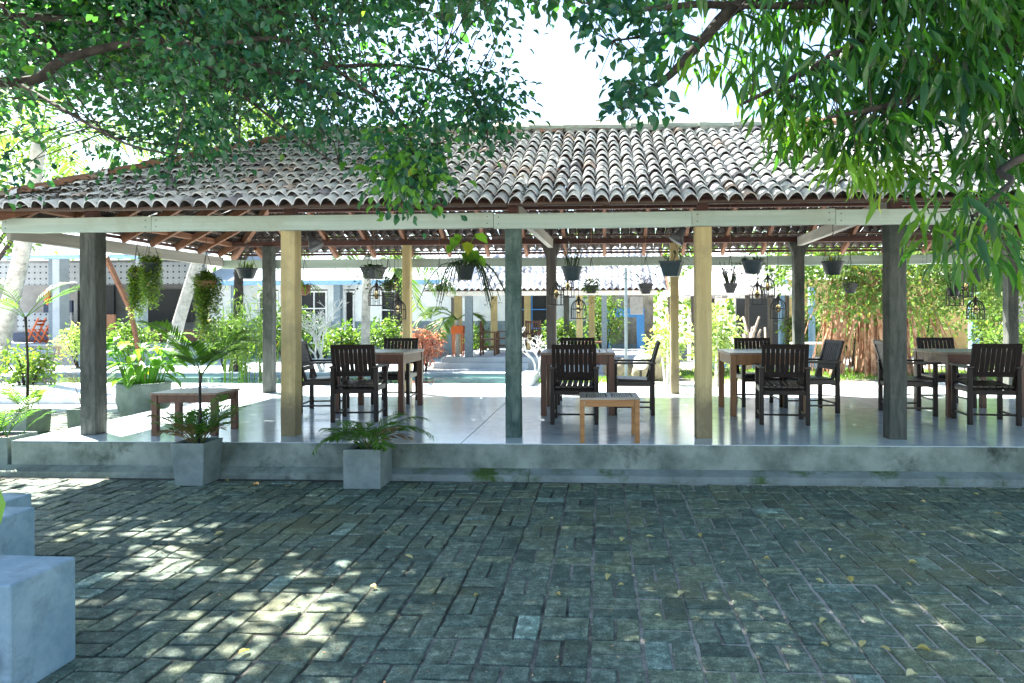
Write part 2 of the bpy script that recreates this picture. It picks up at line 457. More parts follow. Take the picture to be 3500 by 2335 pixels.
# slate pavers: per-stone tint, moss and dust by place
m, n, l, b = new_mat('slate_paver')
geo = n.new('ShaderNodeNewGeometry')
n1 = N(n, 'ShaderNodeTexNoise', Scale=16.0, Detail=9.0, Roughness=0.75); l.new(geo.outputs['Position'], n1.inputs['Vector'])
r1 = ramp(n, [(0.32, (0.034,0.050,0.039)), (0.50, (0.104,0.140,0.112)), (0.70, (0.32,0.36,0.30))]); l.new(n1.outputs['Fac'], r1.inputs['Fac'])
at = N(n, 'ShaderNodeAttribute', attribute_name='tint')
rt = ramp(n, [(0.0, (0.5,0.58,0.56)), (0.35, (0.85,0.95,0.92)), (0.6, (1.1,1.12,1.05)), (0.86, (1.35,1.25,0.95)), (0.95, (1.2,1.4,1.5)), (1.0, (1.8,2.0,2.05))]); l.new(at.outputs['Fac'], rt.inputs['Fac'])
col = mixc(n, l, r1.outputs['Color'], rt.outputs['Color'], 1.0, 'MULTIPLY')
n2 = N(n, 'ShaderNodeTexNoise', Scale=0.75, Detail=7.0, Roughness=0.7); l.new(geo.outputs['Position'], n2.inputs['Vector'])
r2 = ramp(n, [(0.50, (0,0,0)), (0.64, (0.6,0.6,0.6))]); l.new(n2.outputs['Fac'], r2.inputs['Fac'])
col = mixc(n, l, col, (0.145,0.140,0.060), r2.outputs['Color'])
n4 = N(n, 'ShaderNodeTexNoise', Scale=2.3, Detail=9.0, Roughness=0.8); l.new(geo.outputs['Position'], n4.inputs['Vector'])
r4 = ramp(n, [(0.62, (0,0,0)), (0.76, (0.8,0.8,0.8))]); l.new(n4.outputs['Fac'], r4.inputs['Fac'])
col = mixc(n, l, col, (0.27,0.32,0.31), r4.outputs['Color'])
n6 = N(n, 'ShaderNodeTexNoise', Scale=110.0, Detail=5.0, Roughness=0.8); l.new(geo.outputs['Position'], n6.inputs['Vector'])
r6 = ramp(n, [(0.36, (0.55,0.55,0.55)), (0.5, (1.0,1.0,1.0)), (0.66, (1.7,1.68,1.6))]); l.new(n6.outputs['Fac'], r6.inputs['Fac'])
col = mixc(n, l, col, r6.outputs['Color'], 1.0, 'MULTIPLY')
l.new(col, b.inputs['Base Color'])
b.inputs['Specular IOR Level'].default_value = 0.4
mr = N(n, 'ShaderNodeMapRange'); mr.inputs['To Min'].default_value = 0.5; mr.inputs['To Max'].default_value = 0.9
l.new(n1.outputs['Fac'], mr.inputs['Value']); l.new(mr.outputs['Result'], b.inputs['Roughness'])
nb = N(n, 'ShaderNodeTexNoise', Scale=45.0, Detail=8.0, Roughness=0.75); l.new(geo.outputs['Position'], nb.inputs['Vector'])
bp = N(n, 'ShaderNodeBump', Strength=0.55, Distance=0.012); l.new(nb.outputs['Fac'], bp.inputs['Height']); l.new(bp.outputs['Normal'], b.inputs['Normal'])
M['paver'] = m
m, n, l, b = new_mat('sandy_joint')
geo = n.new('ShaderNodeNewGeometry'); sx = n.new('ShaderNodeSeparateXYZ'); l.new(geo.outputs['Position'], sx.inputs[0])
n1 = N(n, 'ShaderNodeTexNoise', Scale=0.9, Detail=8.0, Roughness=0.75); l.new(geo.outputs['Position'], n1.inputs['Vector'])
ma = N(n, 'ShaderNodeMath', operation='MULTIPLY_ADD'); ma.inputs[1].default_value = 0.10; l.new(sx.outputs['X'], ma.inputs[0]); l.new(n1.outputs['Fac'], ma.inputs[2])
rj = ramp(n, [(0.38, (0,0,0)), (0.62, (1,1,1))]); l.new(ma.outputs[0], rj.inputs['Fac'])
n2 = N(n, 'ShaderNodeTexNoise', Scale=70.0, Detail=6.0, Roughness=0.8); l.new(geo.outputs['Position'], n2.inputs['Vector'])
rs_ = ramp(n, [(0.3, (0.24,0.22,0.19)), (0.7, (0.66,0.63,0.57))]); l.new(n2.outputs['Fac'], rs_.inputs['Fac'])
rd_ = ramp(n, [(0.3, (0.02,0.022,0.018)), (0.7, (0.10,0.10,0.08))]); l.new(n2.outputs['Fac'], rd_.inputs['Fac'])
l.new(mixc(n, l, rd_.outputs['Color'], rs_.outputs['Color'], rj.outputs['Color']), b.inputs['Base Color']); b.inputs['Roughness'].default_value = 0.97
bp = N(n, 'ShaderNodeBump', Strength=0.8, Distance=0.01); l.new(n2.outputs['Fac'], bp.inputs['Height']); l.new(bp.outputs['Normal'], b.inputs['Normal'])
M['joint'] = m

# clay roof tiles, lichen-whitened
m, n, l, b = new_mat('weathered_clay_tile')
geo = n.new('ShaderNodeNewGeometry')
n1 = N(n, 'ShaderNodeTexNoise', Scale=9.0, Detail=9.0, Roughness=0.75); l.new(geo.outputs['Position'], n1.inputs['Vector'])
at = N(n, 'ShaderNodeAttribute', attribute_name='tint')
rt = ramp(n, [(0.0, (0.16,0.17,0.19)), (0.14, (0.30,0.29,0.33)), (0.24, (0.58,0.59,0.61)), (0.6, (0.76,0.78,0.80)), (0.92, (0.80,0.80,0.79)), (1.0, (0.58,0.47,0.42))]); l.new(at.outputs['Fac'], rt.inputs['Fac'])
r1 = ramp(n, [(0.30, (0,0,0)), (0.52, (1,1,1))]); l.new(n1.outputs['Fac'], r1.inputs['Fac'])
col = mixc(n, l, (0.46,0.46,0.47), rt.outputs['Color'], r1.outputs['Color'])
n2 = N(n, 'ShaderNodeTexNoise', Scale=1.1, Detail=8.0, Roughness=0.75); l.new(geo.outputs['Position'], n2.inputs['Vector'])
r2 = ramp(n, [(0.62, (0,0,0)), (0.76, (0.6,0.6,0.6))]); l.new(n2.outputs['Fac'], r2.inputs['Fac'])
col = mixc(n, l, col, (0.24,0.26,0.20), r2.outputs['Color'])
l.new(col, b.inputs['Base Color']); b.inputs['Roughness'].default_value = 0.85; b.inputs['Specular IOR Level'].default_value = 0.25
nb = N(n, 'ShaderNodeTexNoise', Scale=60.0, Detail=6.0, Roughness=0.7); l.new(geo.outputs['Position'], nb.inputs['Vector'])
bp = N(n, 'ShaderNodeBump', Strength=0.4, Distance=0.008); l.new(nb.outputs['Fac'], bp.inputs['Height']); l.new(bp.outputs['Normal'], b.inputs['Normal'])
M['tile'] = m
M['tile_under'] = stone('dark_clay_underside', (0.03,0.026,0.025), (0.07,0.055,0.048), 8.0, 0.9, 0.2)  # undersides coloured darker than the tile tops
M['cap'] = stone('mortar_ridge', (0.34,0.40,0.36), (0.50,0.54,0.48), 3.0, 0.9, 0.3, c3=(0.36,0.17,0.10), c3_scale=1.2, c3_lo=0.5, c3_hi=0.62)
M['hip_cap'] = stone('terracotta_hip_cap', (0.26,0.13,0.085), (0.38,0.21,0.145), 4.0, 0.85, 0.3, c3=(0.34,0.33,0.28), c3_scale=2.0, c3_lo=0.55, c3_hi=0.7)
# patterned wall tiles of the far kitchen
m, n, l, b = new_mat('patterned_wall_tile')
tc = n.new('ShaderNodeTexCoord'); mp = n.new('ShaderNodeMapping'); mp.inputs['Scale'].default_value = (4.4, 4.4, 4.4); mp.inputs['Rotation'].default_value = (R(90), 0, R(0))
l.new(tc.outputs['Object'], mp.inputs['Vector'])
vo = N(n, 'ShaderNodeTexVoronoi', Scale=1.0, Randomness=0.0); vo.voronoi_dimensions = '2D'; l.new(mp.outputs[0], vo.inputs['Vector'])
rr = ramp(n, [(0.17, (0.03,0.04,0.06)), (0.21, (0.30,0.33,0.35)), (0.40, (0.30,0.33,0.35)), (0.43, (0.15,0.18,0.21)), (0.5, (0.30,0.33,0.35))]); l.new(vo.outputs['Distance'], rr.inputs['Fac'])
l.new(rr.outputs['Color'], b.inputs['Base Color']); b.inputs['Roughness'].default_value = 0.35
M['wall_tile'] = m
# ================================================================== setting: ground and paving
g = MB(); g.add([(-700,-300,-0.035),(700,-300,-0.035),(700,900,-0.035),(-700,900,-0.035)], [(0,1,2,3)])
tag(g.build('ground', M['court']), 'pale sandy ground reaching the horizon', kind='structure')
pav = MB(); pav.add([(-9.5,-4,-0.009),(9.5,-4,-0.009),(9.5,6.26,-0.009),(-9.5,6.26,-0.009)], [(0,1,2,3)])
pav.add([(-9.5,6.26,-0.012),(-5.70,6.26,-0.012),(-5.70,10.6,-0.012),(-9.5,10.6,-0.012)], [(0,1,2,3)])
PAVING = tag(pav.build('paving', M['joint']), 'dark slate basket-weave paving with sandy joints', kind='structure')
U = 0.245
def paver_verts(L, W, rs):
    hx, hy = L/2, W/2
    o = [(-hx,-hy),(0,-hy),(hx,-hy),(hx,0),(hx,hy),(0,hy),(-hx,hy),(-hx,0)]
    def j(a, s): return [(x + rs.uniform(-s,s), y + rs.uniform(-s,s)) for (x,y) in a]
    low = j(o, 0.0045)
    V = [(x,y,-0.035) for (x,y) in low] + [(x,y,-0.0045+rs.uniform(-0.0015,0.0015)) for (x,y) in low]
    V += [(x*(1-0.0055/hx), y*(1-0.0055/hy), rs.uniform(-0.002,0.002)) for (x,y) in low]
    F = []
    for k in range(8):
        k2 = (k+1) % 8
        F.append((k,k2,8+k2,8+k)); F.append((8+k,8+k2,16+k2,16+k))
    F.append(tuple(range(16,24)))
    return V, F
prs = random.Random(3)
PV = []
for q in range(14):
    PV.append(paver_verts(U-0.016, U/2-0.014, prs))
slots = []
def in_frame(x, y, z=0.0):
    p = Vector((x,y,z)) - CAM
    d = p.dot(c_fwd)
    if d < 0.2: return False, 0, 0, d
    X = p.dot(c_right)/d*FPX + PPX; Y = PPY - p.dot(c_up)/d*FPX
    return (-60 < X < 3560 and -60 < Y < 2400), X, Y, d
for i in range(-40, 41):
    for j in range(4, 44):
        cx, cy = (i+0.5)*U - 0.065, (j+0.5)*U
        if cy > 6.2 and cx > -5.75: continue
        if cx < -9 : continue
        if abs(cx) > 1.0*cy + 2.5 and cy < 6: continue
        for s in (-1, 1):
            if (i+j) % 2 == 0: slots.append((cx, cy + s*U/4, 0.0))
            else: slots.append((cx + s*U/4, cy, math.pi/2))
vis = []
for k, (x, y, a) in enumerate(slots):
    f, X, Y, d = in_frame(x, y)
    if f: vis.append((d, k))
vis.sort()
near = set(k for d, k in vis[:300])
pv_mesh = []
tints = [0.05,0.15,0.22,0.3,0.36,0.42,0.48,0.55,0.62,0.7,0.8,0.88,0.94,1.0]
for q, (V, F) in enumerate(PV):
    mb = MB(); mb.add(V, F)
    me = mb.mesh('paver'); me.materials.append(M['paver']); set_tint(me, tints[q]); pv_mesh.append(me)
tw = [5,6,8,8,8,8,8,8,7,6,5,4,1.6,0.7]
SV = []; SF = []; ST = []; nv = 0
for k, (x, y, a) in enumerate(slots):
    q = prs.choices(range(14), tw)[0]
    z = prs.uniform(-0.004, 0.005); tx = prs.gauss(0, 0.016); ty = prs.gauss(0, 0.016); rz = a + prs.gauss(0, 0.012)
    x += prs.gauss(0, 0.0018); y += prs.gauss(0, 0.0018)
    if k in near:
        o = bpy.data.objects.new('paver', pv_mesh[q]); o.location = (x,y,z); o.rotation_euler = (tx,ty,rz); link(o, PAVING)
    else:
        mt = Matrix.Translation((x,y,z)) @ Matrix.Rotation(rz, 4, 'Z') @ Matrix.Rotation(tx, 4, 'X') @ Matrix.Rotation(ty, 4, 'Y')
        V, F = PV[q]
        for p in V: SV.append(tuple(mt @ Vector(p)))
        for f in F: SF.append(tuple(i + nv for i in f))
        ST += [tints[q]]*len(V); nv += len(V)
rest = MB(); rest.v = SV; rest.f = SF
tag(rest.build('pavers_beyond', M['paver'], PAVING, tint=ST), kind='stuff')

# small debris lying in the joints and on the stones
drs = random.Random(8); mb = MB(); tn = []
for k in range(1500):
    y = 2.6 + 3.6*drs.random()**1.3; x = drs.uniform(-1.0, 0.72)*y*0.95 - 0.2
    a = drs.uniform(0,6.28); s_ = drs.uniform(.006,.017); n0 = len(mb.v)
    mb.leaf((x,y,.007), (math.cos(a),math.sin(a),drs.uniform(-.1,.4)), (0,0,1), s_, s_*drs.uniform(.3,.8), .3, .2); tn += [drs.random()]*(len(mb.v)-n0)
tag(mb.build('paving_debris', M['debris'], PAVING, tint=tn), kind='stuff')
# ================================================================== the pavilion
FL = 0.31
PF, PB = 6.34, 11.35                      # platform front and back edges
PXL = atZ(41, 1009, FL).x                 # platform left edge
PXR = 11.0
YE, ZE = 6.25, 2.56                       # front eave
YR = 8.60
SL = 0.535                                # roof rise over run
YBE = 2*YR - YE
ZR = ZE + (YR-YE)*SL
XE = PXL - 0.36                           # left eave
PAV = empty('open_pavilion', (-0.9, 8.6, 0), 0, 'long open-sided pavilion with weathered clay tile roof on a cement platform', 'pavilion')
b_ = MB(); b_.box(PXL, PXR, PF, PB, -0.03, FL, 0.012)
b_.build('platform', M['concrete'], PAV, True)
# polished floor screed, laid in two bays with a scored joint between
for (x0, x1, n_) in ((PXL+0.006, -1.335, 0), (-1.327, 3.49, 1), (3.498, PXR-0.01, 2)):
    b_ = MB(); b_.box(x0, x1, PF+0.006, PB-0.006, FL-0.002, FL+0.004)
    b_.build('floor_screed', M['floor'], PAV, True)
# kerb step round the platform foot (sloped top)
mk = stone('mossy_kerb', (0.17,0.20,0.19), (0.27,0.31,0.30), 2.5, 0.85, 0.25, c3=(0.055,0.10,0.02), c3_scale=1.6, c3_lo=0.5, c3_hi=0.62, coords='World', bscale=30)
kx = [PXL-0.02, -2.02, -0.68, 3.52, PXR]
for a in range(4):
    x0, x1 = kx[a]+0.002, kx[a+1]-0.002
    yo = 6.20 if a else 6.22
    h0 = 0.052 if a else 0.046
    k = MB(); k.add([(x0,yo,-0.03),(x1,yo,-0.03),(x1,yo,h0-0.008),(x0,yo,h0-0.008),(x0,yo+0.008,h0),(x1,yo+0.008,h0),(x1,PF-0.002,0.085),(x0,PF-0.002,0.085),(x0,PF-0.002,-0.03),(x1,PF-0.002,-0.03)],
          [(0,1,2,3),(3,2,5,4),(4,5,6,7),(0,3,4,7,8),(1,9,6,5,2),(0,8,9,1)])
    k.build('kerb_step', mk if a else M['concrete'], PAV, True)
# posts -------------------------------------------------
brnd = random.Random(77)
def rough_box(x, y, z0, z1, w, d, seg=9, jit=0.0022, bev=0.007):
    """hand-cut timber: eight-sided section, slightly uneven along its length"""
    m = MB(); V = []
    a, c = w/2, d/2
    ring = [(-a+bev,-c),(a-bev,-c),(a,-c+bev),(a,c-bev),(a-bev,c),(-a+bev,c),(-a,c-bev),(-a,-c+bev)]
    for k in range(seg+1):
        t = k/seg; jx, jy = brnd.gauss(0,jit*.7), brnd.gauss(0,jit*.7)
        for (px, py) in ring: V.append((x+px+jx+brnd.gauss(0,jit*.5), y+py+jy+brnd.gauss(0,jit*.5), z0+(z1-z0)*t))
    F = [(k*8+i, k*8+(i+1)%8, k*8+8+(i+1)%8, k*8+8+i) for k in range(seg) for i in range(8)] + [tuple(range(7,-1,-1)), tuple(seg*8+i for i in range(8))]
    return m.add(V, F)
def post(x, y, w, z1, mat, capital=False, d=None):
    d = d or w
    p = rough_box(x, y+d/2, FL+0.003, z1, w, d)
    o = p.build('post', mat, PAV, True)
    o.location = (x-PAV.location.x, y-PAV.location.y, FL)
    o.data.transform(Matrix.Translation((-(x-PAV.location.x), -(y-PAV.location.y), -FL)))
    if capital:
        for (s0, s1) in ((-1, -1), (1, 1)):
            q = MB()
            xa = x + s0*w/2
            q.add([(xa, y+0.01, z1-0.22),(xa, y+d-0.01, z1-0.22),(xa+s1*0.07, y+d-0.01, z1-0.03),(xa+s1*0.07, y+0.01, z1-0.03),(xa, y+0.01, z1-0.004),(xa, y+d-0.01, z1-0.004),(xa+s1*0.07, y+0.01, z1-0.004),(xa+s1*0.07, y+d-0.01, z1-0.004)],
                  [(0,1,2,3),(3,2,7,6),(0,3,6,4),(1,5,7,2),(4,6,7,5)])
            q.build('post_capital', mat, PAV, True)
    return o
YP = 6.66
FX = [atY(px, 900, YP).x for px in (201, 661, 1177, 1616, 2062)]
fm = ['post_stone', 'post_pine', 'post_teal', 'post_pine', 'post_stone']
fw = [0.165, 0.15, 0.15, 0.155, 0.165]
for k in range(5):
    post(FX[k], YP, fw[k], 2.50, M[fm[k]])
    MB().box(FX[k]-0.05, FX[k]+0.05, YP+0.03, YP+0.13, 2.502, 2.598, 0.003).build('post_block', M['purlin'], PAV, True)
post(FX[4] + 2.0, YP, 0.16, 2.599, M['post_pine'])
YQ = 10.38
BX = [atY(px, 800, YQ).x for px in (613, 932, 1265, 1549, 1836, 2062, 2327)]
bm = ['post_stone', 'post_pine', 'post_dark', 'post_pine', 'post_stone', 'post_pine', 'post_stone']
for k in range(7): post(BX[k], YQ, 0.15 if k not in (1, 3) else 0.125, 2.599, M[bm[k]], capital=(k in (2, 4, 6)))
# mid post of the left end
# beams ---------------------------------------------------
zb0, zb1 = 2.365, 2.512
def seg_beam(xs, y0, y1, z0, z1, mat, name='fascia_board'):
    for a in range(len(xs)-1):
        L_ = xs[a+1]-xs[a]-0.005; b = rough_box(0, 0, 0, L_, z1-z0, y1-y0, max(4, int(L_/0.35)), 0.0022, 0.004)
        dz = brnd.uniform(-0.006, 0.006)
        b.v = [(xs[a]+0.0025+p[2], (y0+y1)/2+p[1], (z0+z1)/2+dz+p[0]-0.006*math.sin(math.pi*p[2]/L_)) for p in b.v]
        b.f = [tuple(reversed(f)) for f in b.f]
        b.build(name, mat, PAV, True)
        for xn in (xs[a]+0.05, xs[a+1]-0.06):
            for zn in (z0+0.04, z1-0.04):
                nl = MB(); nl.lathe([(0.006,0),(0.005,0.002),(0,0.0025)], 8); nl.v = [(xn+p[0], y0-0.001-p[2], zn+dz+p[1]) for p in nl.v]; nl.build('nail_head', M['iron'], PAV, True)
XL = XE + 0.03
joins = [XL] + [atY(px, 500, 6.6).x for px in (347, 1132, 1588, 1918)] + [PXR]
seg_beam(joins, 6.60, 6.657, zb0, zb1, M['beam'])
seg_beam([XL, -2.4, 1.2, 4.9, PXR], 10.58, 10.64, 2.27, 2.41, M['beam'])
e_ = MB(); e_.box(XL, XL+0.05, 6.66, 10.578, 2.30, 2.445, 0.004)
e_.build('end_board', M['beam_y'], PAV, True)
# wall plates on the posts, ridge beam
for (y, x0) in ((YP+0.03, XL+0.1), (YQ+0.03, XL+0.1)):
    b = MB(); b.box(x0, PXR, y, y+0.10, 2.60, 2.68, 0.004); b.build('wall_plate', M['purlin'], PAV, True)
b = MB(); b.box(XL+0.2, XL+0.29, YP+0.14, YQ+0.02, 2.60, 2.675, 0.004); b.build('wall_plate', M['rafter'], PAV, True)
b = MB(); b.box(XE+(YR-YE), PXR, YR-0.04, YR+0.04, ZR-0.25, ZR-0.10, 0.004); b.build('ridge_beam', M['purlin'], PAV, True)
for y in (7.55, 9.65):
    zz = ZE + (YR-YE-abs(y-YR))*SL - 0.20
    b = MB(); b.box(XE+(YR-YE)*0.55, PXR, y-0.035, y+0.035, zz-0.05, zz+0.04, 0.003); b.build('purlin', M['purlin'], PAV, True)
# rail that carries the hanging pots
b = MB(); b.box(XL+0.6, PXR, 8.37, 8.42, 3.02, 3.07, 0.003); b.build('hanging_rail', M['purlin'], PAV, True)
# tie beams front to back
for k in (1, 2, 3, 4):
    kk = k
    x0, x1 = FX[kk], BX[kk]
    if k in (1, 3): continue
    t = MB(); t.bar((x0, YP+0.165, 2.58), (x1, YQ-0.01, 2.60), 0.075, 0.13); t.build('tie_beam', M['beam_y'], PAV, True)
# rafters --------------------------------------------------
def roof_z(y): return ZE + (YR-YE-abs(y-YR))*SL
RD = 0.105
for k in range(26):
    x = XE + 0.55 + k*0.62
    if x > PXR: break
    run = min(YR-YE, x-XE)                 # clipped by the hip at the left
    for s in (-1, 1):
        ya = YR + s*(YR-YE) - s*(0.05 if s > 0 else 0.27)
        yb = ya - s*max(0.12, run-0.32)
        r_ = MB(); r_.bar((x, ya, roof_z(ya)-RD), (x, yb, roof_z(yb)-RD), 0.05, 0.085); r_.build('rafter', M['rafter'], PAV, True)
for k in range(8):                         # jack rafters of the left hip end
    y = YE + 0.45 + k*0.54
    run = (YR-YE) - abs(y-YR)
    if run < 0.2: continue
    r_ = MB(); r_.bar((XE+0.05, y, ZE+0.05*SL-RD), (XE+run-0.05, y, ZE+(run-0.05)*SL-RD), 0.05, 0.085); r_.build('rafter', M['rafter'], PAV, True)
for s in (-1, 1):
    r_ = MB(); r_.bar((XE+0.05, YR+s*(YR-YE-0.05), ZE-RD), (XE+YR-YE, YR, ZR-RD-0.02), 0.06, 0.12); r_.build('hip_rafter', M['rafter'], PAV, True)
# eave boards under the first course
for (p, q) in (((XE+0.02, YE+0.11, ZE+0.0), (PXR, YE+0.11, ZE+0.0)), ((XE+0.02, YBE-0.03, ZE-0.05), (PXR, YBE-0.03, ZE-0.05)), ((XE+0.03, YE+0.06, ZE-0.05), (XE+0.03, YBE-0.06, ZE-0.05))):
    e_ = MB(); e_.bar(p, q, 0.04, 0.035); e_.build('eave_board', M['purlin'], PAV, True)
# roof: battens + tiles ------------------------------------
ROOF = empty('roof', (0, 0, 0)); ROOF.parent = PAV; ROOF.location = (0.9, -8.6, 0)
slope_len = (YR-YE)*math.sqrt(1+SL*SL)
ang = math.atan(SL)
EXPO = 0.203
NROW = int(slope_len/EXPO) + 1
bat = MB()
for j in range(NROW):
    d = (j+0.35)*EXPO
    if d > slope_len-0.05: break
    dy, dz = d*math.cos(ang), d*math.sin(ang)
    bat.bar((XE+dy, YE+dy, ZE+dz-0.045), (PXR, YE+dy, ZE+dz-0.045), 0.04, 0.022)
    bat.bar((XE+dy, YBE-dy, ZE+dz-0.045), (PXR, YBE-dy, ZE+dz-0.045), 0.04, 0.022)
    bat.bar((XE+dy, YE+dy, ZE+dz-0.046), (XE+dy, YBE-dy, ZE+dz-0.046), 0.04, 0.022)
tag(bat.build('batten_grid', M['batten'], ROOF), kind='stuff')
PIT = 0.134
def tile_verts(rs, kx=9):
    V = []; F = []
    L = 0.262; A = 0.031
    xs = [-PIT/2 + PIT*k/(kx-1) for k in range(kx)]
    def prof(x):
        c = abs(math.cos(math.pi*x/PIT))
        return 0.072*(c**0.8) - 0.036
    a1 = 1+rs.uniform(-0.05,0.05)
    for (y, up) in ((0.0, 0.046), (L, 0.0)):
        for x in xs: V.append((x*a1, y + rs.uniform(-0.001,0.001), prof(x) + up))
    for x in xs: V.append((x*a1, 0.003, prof(x) + 0.046 - 0.014))
    for x in xs: V.append((x*a1, L, prof(x) - 0.012))
    n = kx
    for k in range(n-1):
        F.append((k, k+1, n+k+1, n+k))                 # top
        F.append((2*n+k+1, 2*n+k, 3*n+k, 3*n+k+1))     # underside
        F.append((k+1, k, 2*n+k, 2*n+k+1))             # lower lip
    return V, F
trs = random.Random(9)
TV = [tile_verts(trs) for q in range(12)]
t_t = [0.02, 0.12, 0.2, 0.3, 0.42, 0.5, 0.58, 0.66, 0.74, 0.82, 0.92, 1.0]
t_w = [1.2, 1.6, 2.5, 6, 9, 10, 10, 10, 9, 8, 5, 2]
tile_me = []
for q, (V, F) in enumerate(TV):
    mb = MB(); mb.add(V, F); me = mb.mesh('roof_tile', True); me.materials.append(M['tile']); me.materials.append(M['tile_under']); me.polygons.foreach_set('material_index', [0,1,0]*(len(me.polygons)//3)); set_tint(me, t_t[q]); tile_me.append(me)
tiles = []
def slope(origin, e, s_h, width, clip):
    """origin = eave point, e = along eave, s_h = horizontal direction up the slope"""
    e = Vector(e); s = (Vector(s_h)*math.cos(ang) + Vector((0,0,1))*math.sin(ang)); nrm = e.cross(s)
    for j in range(NROW):
        d = j*EXPO - 0.045
        for i in range(int(width/PIT)+1):
            u = (i+0.5)*PIT
            if not clip(u, (d+0.1)*math.cos(ang)): continue
            if d + 0.2 > slope_len + 0.06: continue
            p = Vector(origin) + e*u + s*d
            tiles.append((p, e, s, nrm, j))
W_ = PXR - XE
slope((XE, YE, ZE), (1,0,0), (0,1,0), W_, lambda u, r: u > r - 0.02)
nfront = len(tiles)
slope((XE, YBE, ZE), (0,-1,0), (1,0,0), YBE-YE, lambda u, r: r - 0.02 < u < (YBE-YE) - r + 0.02)
slope((PXR, YBE, ZE), (-1,0,0), (0,-1,0), W_, lambda u, r: u < W_ - r + 0.02)
cand = []
for k in range(nfront):
    p = tiles[k][0]
    f, X, Y, d = in_frame(p.x, p.y, p.z)
    if f and X < 3150: cand.append((tiles[k][4], abs(X-1900), k))
cand.sort()
bigt = set(k for _, _, k in cand[:300])
SV = []; SF = []; ST = []; nv = 0
for k, (p, e, s, nrm, j) in enumerate(tiles):
    q = trs.choices(range(12), t_w)[0]
    dz = trs.gauss(0, 0.003); rz = trs.gauss(0, 0.03); rx = trs.gauss(0, 0.018)
    mt = Matrix(((e.x, s.x, nrm.x, p.x + trs.gauss(0,0.004)), (e.y, s.y, nrm.y, p.y), (e.z, s.z, nrm.z, p.z+dz), (0,0,0,1)))
    mt = mt @ Matrix.Translation((0, trs.gauss(0,0.013), 0)) @ Matrix.Rotation(rz, 4, 'Z') @ Matrix.Rotation(rx, 4, 'X')
    if k in bigt:
        o = bpy.data.objects.new('roof_tile', tile_me[q]); link(o, ROOF); o.matrix_local = mt
    else:
        V, F = TV[q]
        for c in V: SV.append(tuple(mt @ Vector(c)))
        for f in F: SF.append(tuple(i + nv for i in f))
        ST += [t_t[q]]*len(V); nv += len(V)
rest = MB(); rest.v = SV; rest.f = SF
rt_ = tag(rest.build('roof_tiles_beyond', M['tile'], ROOF, tint=ST, smooth=True), kind='stuff')
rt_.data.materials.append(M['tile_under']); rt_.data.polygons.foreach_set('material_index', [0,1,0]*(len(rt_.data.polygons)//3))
# ridge and hip caps, each piece its own
def cap_piece(p, q, r, mat, name):
    p = Vector(p); q = Vector(q); d = (q-p).normalized(); x = d.cross(Vector((0,0,1))).normalized(); z = x.cross(d)
    mb = MB(); n = 9; vs = []
    for (c, rr) in ((p, r*1.06), (q, r*0.96)):
        for k in range(n):
            a = math.pi*k/(n-1)
            vs.append(c + x*(rr*math.cos(a)) + z*(rr*0.75*math.sin(a) - 0.05))
    fs = [(k, k+1, n+k+1, n+k) for k in range(n-1)] + [tuple(range(n-1,-1,-1)), tuple(range(n, 2*n))]
    mb.add(vs, fs); return mb.build(name, mat, ROOF, smooth=False)
x = XE + (YR-YE) - 0.1
while x < PXR:
    cap_piece((x, YR, ZR+0.06+trs.uniform(-.006,.006)), (min(x+0.42, PXR)+0.02, YR, ZR+0.055+trs.uniform(-.006,.006)), 0.15, M['cap'], 'ridge_cap')
    kn = MB(); kn.lathe([(0.05,-0.01),(0.045,0.02),(0.02,0.035),(0.0,0.037)], 8, (x+0.02, YR-0.01, ZR+0.118)); kn.build('mortar_lump', M['cap'], ROOF)
    x += 0.42
for s in (-1, 1):
    A_ = Vector((XE-0.02, YR + s*(YR-YE+0.02), ZE+0.05)); B_ = Vector((XE+(YR-YE), YR, ZR+0.07))
    nseg = 9
    for k in range(nseg):
        p = A_.lerp(B_, k/nseg); q = A_.lerp(B_, (k+1.06)/nseg)
        p.z += 0.012
        cap_piece(p, q, 0.11, M['hip_cap'], 'hip_cap')
# spot lamps with coiled cable under the front board (by the two yellow posts)
def spot(px, py, y, flip, lab):
    c = atY(px, py, y)
    o = empty('spot_lamp', (c.x, c.y, c.z), 0, lab, 'lamp', 'spot lamps under the front board')
    d = Vector((0.5*flip, -0.1, -0.75)).normalized()
    mb = MB(); mb.tube([(0,0,0.10), (0,0,0.02)], 0.008, 6); mb.build('bracket', M['iron'], o)
    mb = MB(); mb.tube([Vector((0,0,0.03)), Vector((0,0,0.03))+d*0.05, Vector((0,0,0.03))+d*0.09, Vector((0,0,0.03))+d*0.16], [0.028,0.035,0.05,0.085], 12); mb.build('lamp_shade', M['pot_grey'], o, smooth=True)
    mb = MB(); mb.tube([(-flip*0.02,0,0.1), (-flip*0.10,0.0,0.03), (-flip*0.13,0,-0.05), (-flip*0.08,0,-0.09), (-flip*0.06,0,-0.04), (-flip*0.09,0,-0.02)], 0.005, 5); mb.build('cable', M['iron'], o)
spot(708, 545, 6.95, 1, 'small dark spot lamp with looped cable on the yellow post left of centre')
spot(1570, 530, 6.95, -1, 'small grey spot lamp with white-edged cable beside the yellow post right of centre')

